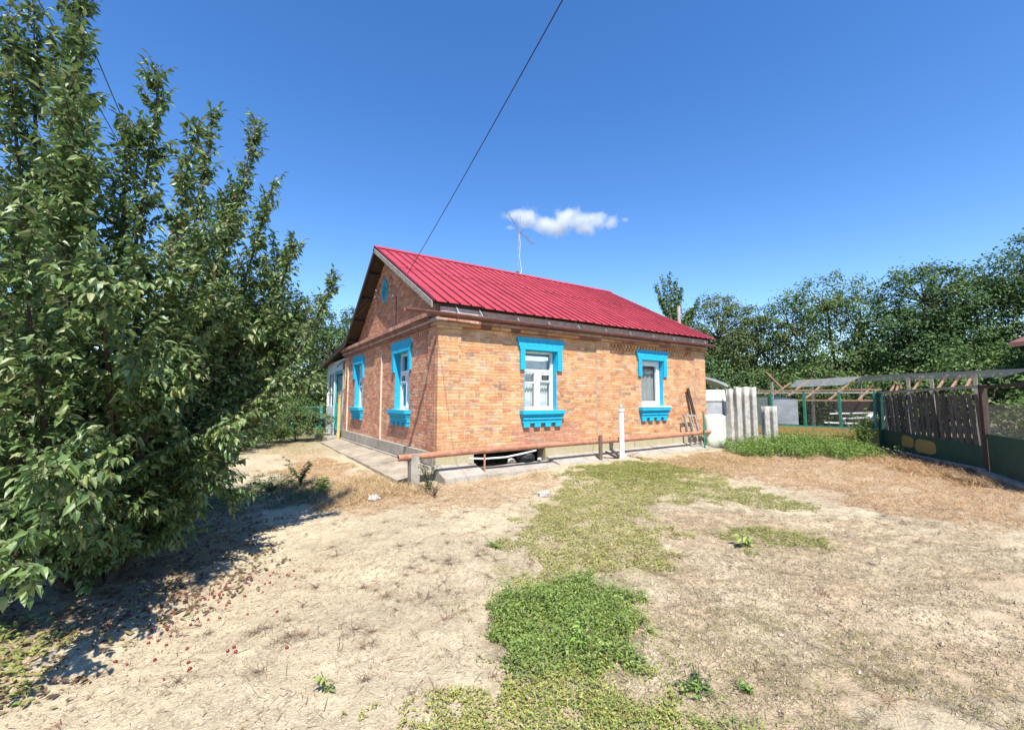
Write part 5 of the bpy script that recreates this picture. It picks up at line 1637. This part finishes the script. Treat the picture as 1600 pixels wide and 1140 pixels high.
# straw and twigs lying flat
rg = np.random.default_rng(141)
q = sample_poly(YARD, 16000, rg, .6)
q = q[vnoise(q[:, 0] * 2.6, q[:, 1] * 2.6, 77) * .65 + vnoise(q[:, 0] * 9, q[:, 1] * 9, 78) * .35 > rg.uniform(.30, .72, len(q))]
b = MB()
m = len(q); a = rg.uniform(0, 2 * math.pi, m)
L = rg.uniform(.025, .11, m) * np.where(rg.uniform(0, 1, m) < .06, 2.2, 1)
z = ground_z(q[:, 0], q[:, 1]) + .004
z2 = ground_z(q[:, 0] + L * np.cos(a), q[:, 1] + L * np.sin(a)) + .004
D = np.stack([np.cos(a), np.sin(a), (z2 - z) / L], 1)
N_ = np.tile([0, 0, 1.], (m, 1)) + rg.normal(0, .3, (m, 3))
cc = np.array([(.13, .10, .07), (.20, .15, .10), (.36, .28, .17), (.27, .19, .12)])[rg.integers(4, size=m)] * rg.uniform(.7, 1.2, (m, 1))
b.leaves(np.column_stack([q, z]), norm(D), norm(N_), L, rg.uniform(.0018, .004, m), cc, 'blade', droop=-.12, fold=.3)
tag(b.build("litter", M_DRY), "dry straws and thin twigs scattered over the sand", "litter", kind="stuff")

# dead prostrate weeds: wiry stems radiating from their roots
b = MB()
ctrs = np.concatenate([sample_poly(YARD, 120, rg, .4), sample_poly([(-3.4, -5.2), (-2.2, -6.2), (-.9, -4.0), (-.6, -2.6), (-2.2, -2.4), (-3.2, -3.6)], 70, rg, .3)])
P, D, L, W_, cc = [], [], [], [], []
for c in ctrs:
    k = rg.integers(10, 34); col_ = np.array([(.24, .14, .09), (.17, .11, .075), (.32, .22, .13), (.20, .13, .10)][rg.integers(4)])
    ln = rg.uniform(.05, .20)
    for a in rg.uniform(0, 2 * math.pi, k):
        p = c + rg.normal(0, .012, 2); l = ln * rg.uniform(.4, 1.4); bend = rg.normal(0, .5)
        for t in range(3):
            e = p + (l / 3) * np.array([math.cos(a), math.sin(a)])
            z0, z1 = float(ground_z(*p)) + .006 + .008 * t, float(ground_z(*e)) + .014 + .006 * t * rg.uniform(0, 1)
            P.append((*p, z0)); dv_ = np.array([e[0] - p[0], e[1] - p[1], z1 - z0]); D.append(dv_); L.append(np.linalg.norm(dv_) * 1.05); W_.append(.0034 - .0007 * t); cc.append(col_ * rg.uniform(.75, 1.25))
            p = e; a += bend * .5
P, D, L, W_, cc = map(np.array, (P, D, L, W_, cc))
b.leaves(P, norm(D), norm(np.tile([0, 0, 1.], (len(P), 1)) + rg.normal(0, .3, P.shape)), L, W_, cc, 'blade', droop=0, fold=.3)
tag(b.build("dead_weeds", M_DRY), "wiry dead weed stems lying spread over the sand", "dead weeds", kind="stuff")

# fallen leaves under the tree, extra dark ones laid to deepen its shade
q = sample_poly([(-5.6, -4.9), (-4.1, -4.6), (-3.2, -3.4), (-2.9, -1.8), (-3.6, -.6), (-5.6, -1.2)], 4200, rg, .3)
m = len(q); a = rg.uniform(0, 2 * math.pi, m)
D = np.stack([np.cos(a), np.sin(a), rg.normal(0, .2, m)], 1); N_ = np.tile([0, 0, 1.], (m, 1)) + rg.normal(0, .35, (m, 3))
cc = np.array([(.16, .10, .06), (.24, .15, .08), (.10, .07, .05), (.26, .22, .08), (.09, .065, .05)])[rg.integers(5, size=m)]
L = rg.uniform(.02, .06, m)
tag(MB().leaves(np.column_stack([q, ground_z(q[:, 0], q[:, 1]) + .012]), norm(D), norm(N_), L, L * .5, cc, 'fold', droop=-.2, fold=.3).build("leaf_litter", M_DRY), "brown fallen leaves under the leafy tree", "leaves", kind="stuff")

# soil crumbs
q = np.concatenate([sample_poly(YARD, 12000, rg, .6), sample_poly([(-4.6, -4.6), (-2.6, -6.6), (1.2, -7.6), (1.6, -5.4), (-1.6, -3.4), (-3.6, -3.2)], 14000, rg, .4)])
m = len(q)
r_ = rg.uniform(.003, .010, m) * np.where(rg.uniform(0, 1, m) < .06, 2.0, 1)
oc = np.array([(1, 0, 0), (-1, 0, 0), (0, 1, 0), (0, -1, 0), (0, 0, .8), (0, 0, -.8)], float)
of = np.array([(0, 2, 4), (2, 1, 4), (1, 3, 4), (3, 0, 4), (2, 0, 5), (1, 2, 5), (3, 1, 5), (0, 3, 5)])
V = np.column_stack([q, ground_z(q[:, 0], q[:, 1]) + r_ * .3])[:, None, :] + oc[None] * r_[:, None, None] * rg.uniform(.6, 1.4, (m, 6, 1))
cc = np.repeat(np.array([(.44, .35, .25), (.38, .30, .21), (.30, .23, .16)])[rg.integers(3, size=m)], 6, 0)
b = MB(); b.add(V.reshape(-1, 3), (of[None] + (np.arange(m) * 6)[:, None, None]).reshape(-1, 3), cc)
tag(b.build("soil_crumbs", M_CRUMB), "small crumbs of dry soil scattered over the yard", "soil", kind="stuff")

# debris strip along the slat fence
b = MB(); m = 1600
t = rg.uniform(0, 1, m); dd = rg.uniform(.05, .55, m) ** 1.0
P = A_[None] + (B_ - A_)[None] * t[:, None] + fn_[None] * dd[:, None]
P[:, 2] = ground_z(P[:, 0], P[:, 1]) + rg.uniform(.0, .08, m)
a = rg.uniform(0, 2 * math.pi, m)
b.leaves(P, norm(np.stack([np.cos(a), np.sin(a), rg.uniform(-.1, .8, m)], 1)), norm(rg.normal(0, 1, (m, 3)) + (0, 0, 1)), rg.uniform(.06, .22, m), rg.uniform(.006, .03, m), np.array([(.20, .15, .11), (.13, .10, .08), (.30, .24, .17), (.08, .065, .05)])[rg.integers(4, size=m)], 'blade')
tag(b.build("dry_debris", M_DRY), "dry stalks and dead leaves along the foot of the slat fence", "debris", kind="stuff")

# ================================================================== CLOUD
rg = np.random.default_rng(151)
cm = bpy.data.materials.new("cloud_vapour"); cm.use_nodes = True
N = cm.node_tree.nodes; Lk = cm.node_tree.links
N.remove(N["Principled BSDF"])
pv = N.new("ShaderNodeVolumePrincipled"); pv.inputs["Color"].default_value = (.99, .99, .99, 1); pv.inputs["Anisotropy"].default_value = -.5
tc = N.new("ShaderNodeTexCoord")
nz = N.new("ShaderNodeTexNoise"); nz.inputs["Scale"].default_value = .018; nz.inputs["Detail"].default_value = 6; nz.inputs["Roughness"].default_value = .62
Lk.new(tc.outputs["Object"], nz.inputs["Vector"])
CF = np.array([math.cos(HEADING), math.sin(HEADING), 0]); CRt = np.array([math.sin(HEADING), -math.cos(HEADING), 0])
PUFFS = [(-165, 22, 40, 17), (-112, 14, 58, 32), (-58, -2, 70, 30), (-20, -14, 66, 26), (10, 14, 66, 36), (42, 2, 60, 30), (72, -20, 52, 20), (118, 2, 46, 33), (150, -2, 34, 26), (200, 10, 18, 8), (-175, -16, 22, 9)]
prev = None
for (px_, pz_, rx_, rz_) in PUFFS:
    mp = N.new("ShaderNodeVectorMath"); mp.operation = 'SUBTRACT'; mp.inputs[1].default_value = (px_, 0, pz_)
    Lk.new(tc.outputs["Object"], mp.inputs[0])
    dv = N.new("ShaderNodeVectorMath"); dv.operation = 'DIVIDE'; dv.inputs[1].default_value = (rx_ * 1.04, rx_ * .8, rz_ * 1.18)
    Lk.new(mp.outputs[0], dv.inputs[0])
    ln = N.new("ShaderNodeVectorMath"); ln.operation = 'LENGTH'; Lk.new(dv.outputs[0], ln.inputs[0])
    if prev is None:
        prev = ln.outputs["Value"]
    else:
        mn = N.new("ShaderNodeMath"); mn.operation = 'MINIMUM'; Lk.new(prev, mn.inputs[0]); Lk.new(ln.outputs["Value"], mn.inputs[1]); prev = mn.outputs[0]
# density = clamp(1 - r + (noise - .5) * k)
a1 = N.new("ShaderNodeMath"); a1.operation = 'MULTIPLY_ADD'; a1.inputs[1].default_value = 2.3; a1.inputs[2].default_value = -.35
Lk.new(nz.outputs["Fac"], a1.inputs[0])
a2 = N.new("ShaderNodeMath"); a2.operation = 'SUBTRACT'; Lk.new(a1.outputs[0], a2.inputs[0]); Lk.new(prev, a2.inputs[1])
a3 = N.new("ShaderNodeMapRange"); a3.inputs[1].default_value = 0.0; a3.inputs[2].default_value = .9; a3.inputs[3].default_value = 0; a3.inputs[4].default_value = .045
Lk.new(a2.outputs[0], a3.inputs[0]); Lk.new(a3.outputs[0], pv.inputs["Density"])
Lk.new(pv.outputs[0], N["Material Output"].inputs["Volume"])
try:
    cm.cycles.volume_step_rate = .25
except Exception:
    pass
b = MB(); nu, nv = 24, 12
v = [(235 * math.sin(math.pi * j / nv) * math.cos(2 * math.pi * i / nu), 75 * math.sin(math.pi * j / nv) * math.sin(2 * math.pi * i / nu), 70 * math.cos(math.pi * j / nv)) for j in range(nv + 1) for i in range(nu)]
b.add(v, [(j * nu + i, (j + 1) * nu + i, (j + 1) * nu + (i + 1) % nu, j * nu + (i + 1) % nu) for j in range(nv) for i in range(nu)])
o = b.build("cloud", cm, smooth=True)
o.location = (880.8, 1036.0, 574.2); o.rotation_euler = (0, 0, HEADING - math.pi / 2)
tag(o, "small white cloud in the blue sky above the roof", "cloud", kind="stuff")
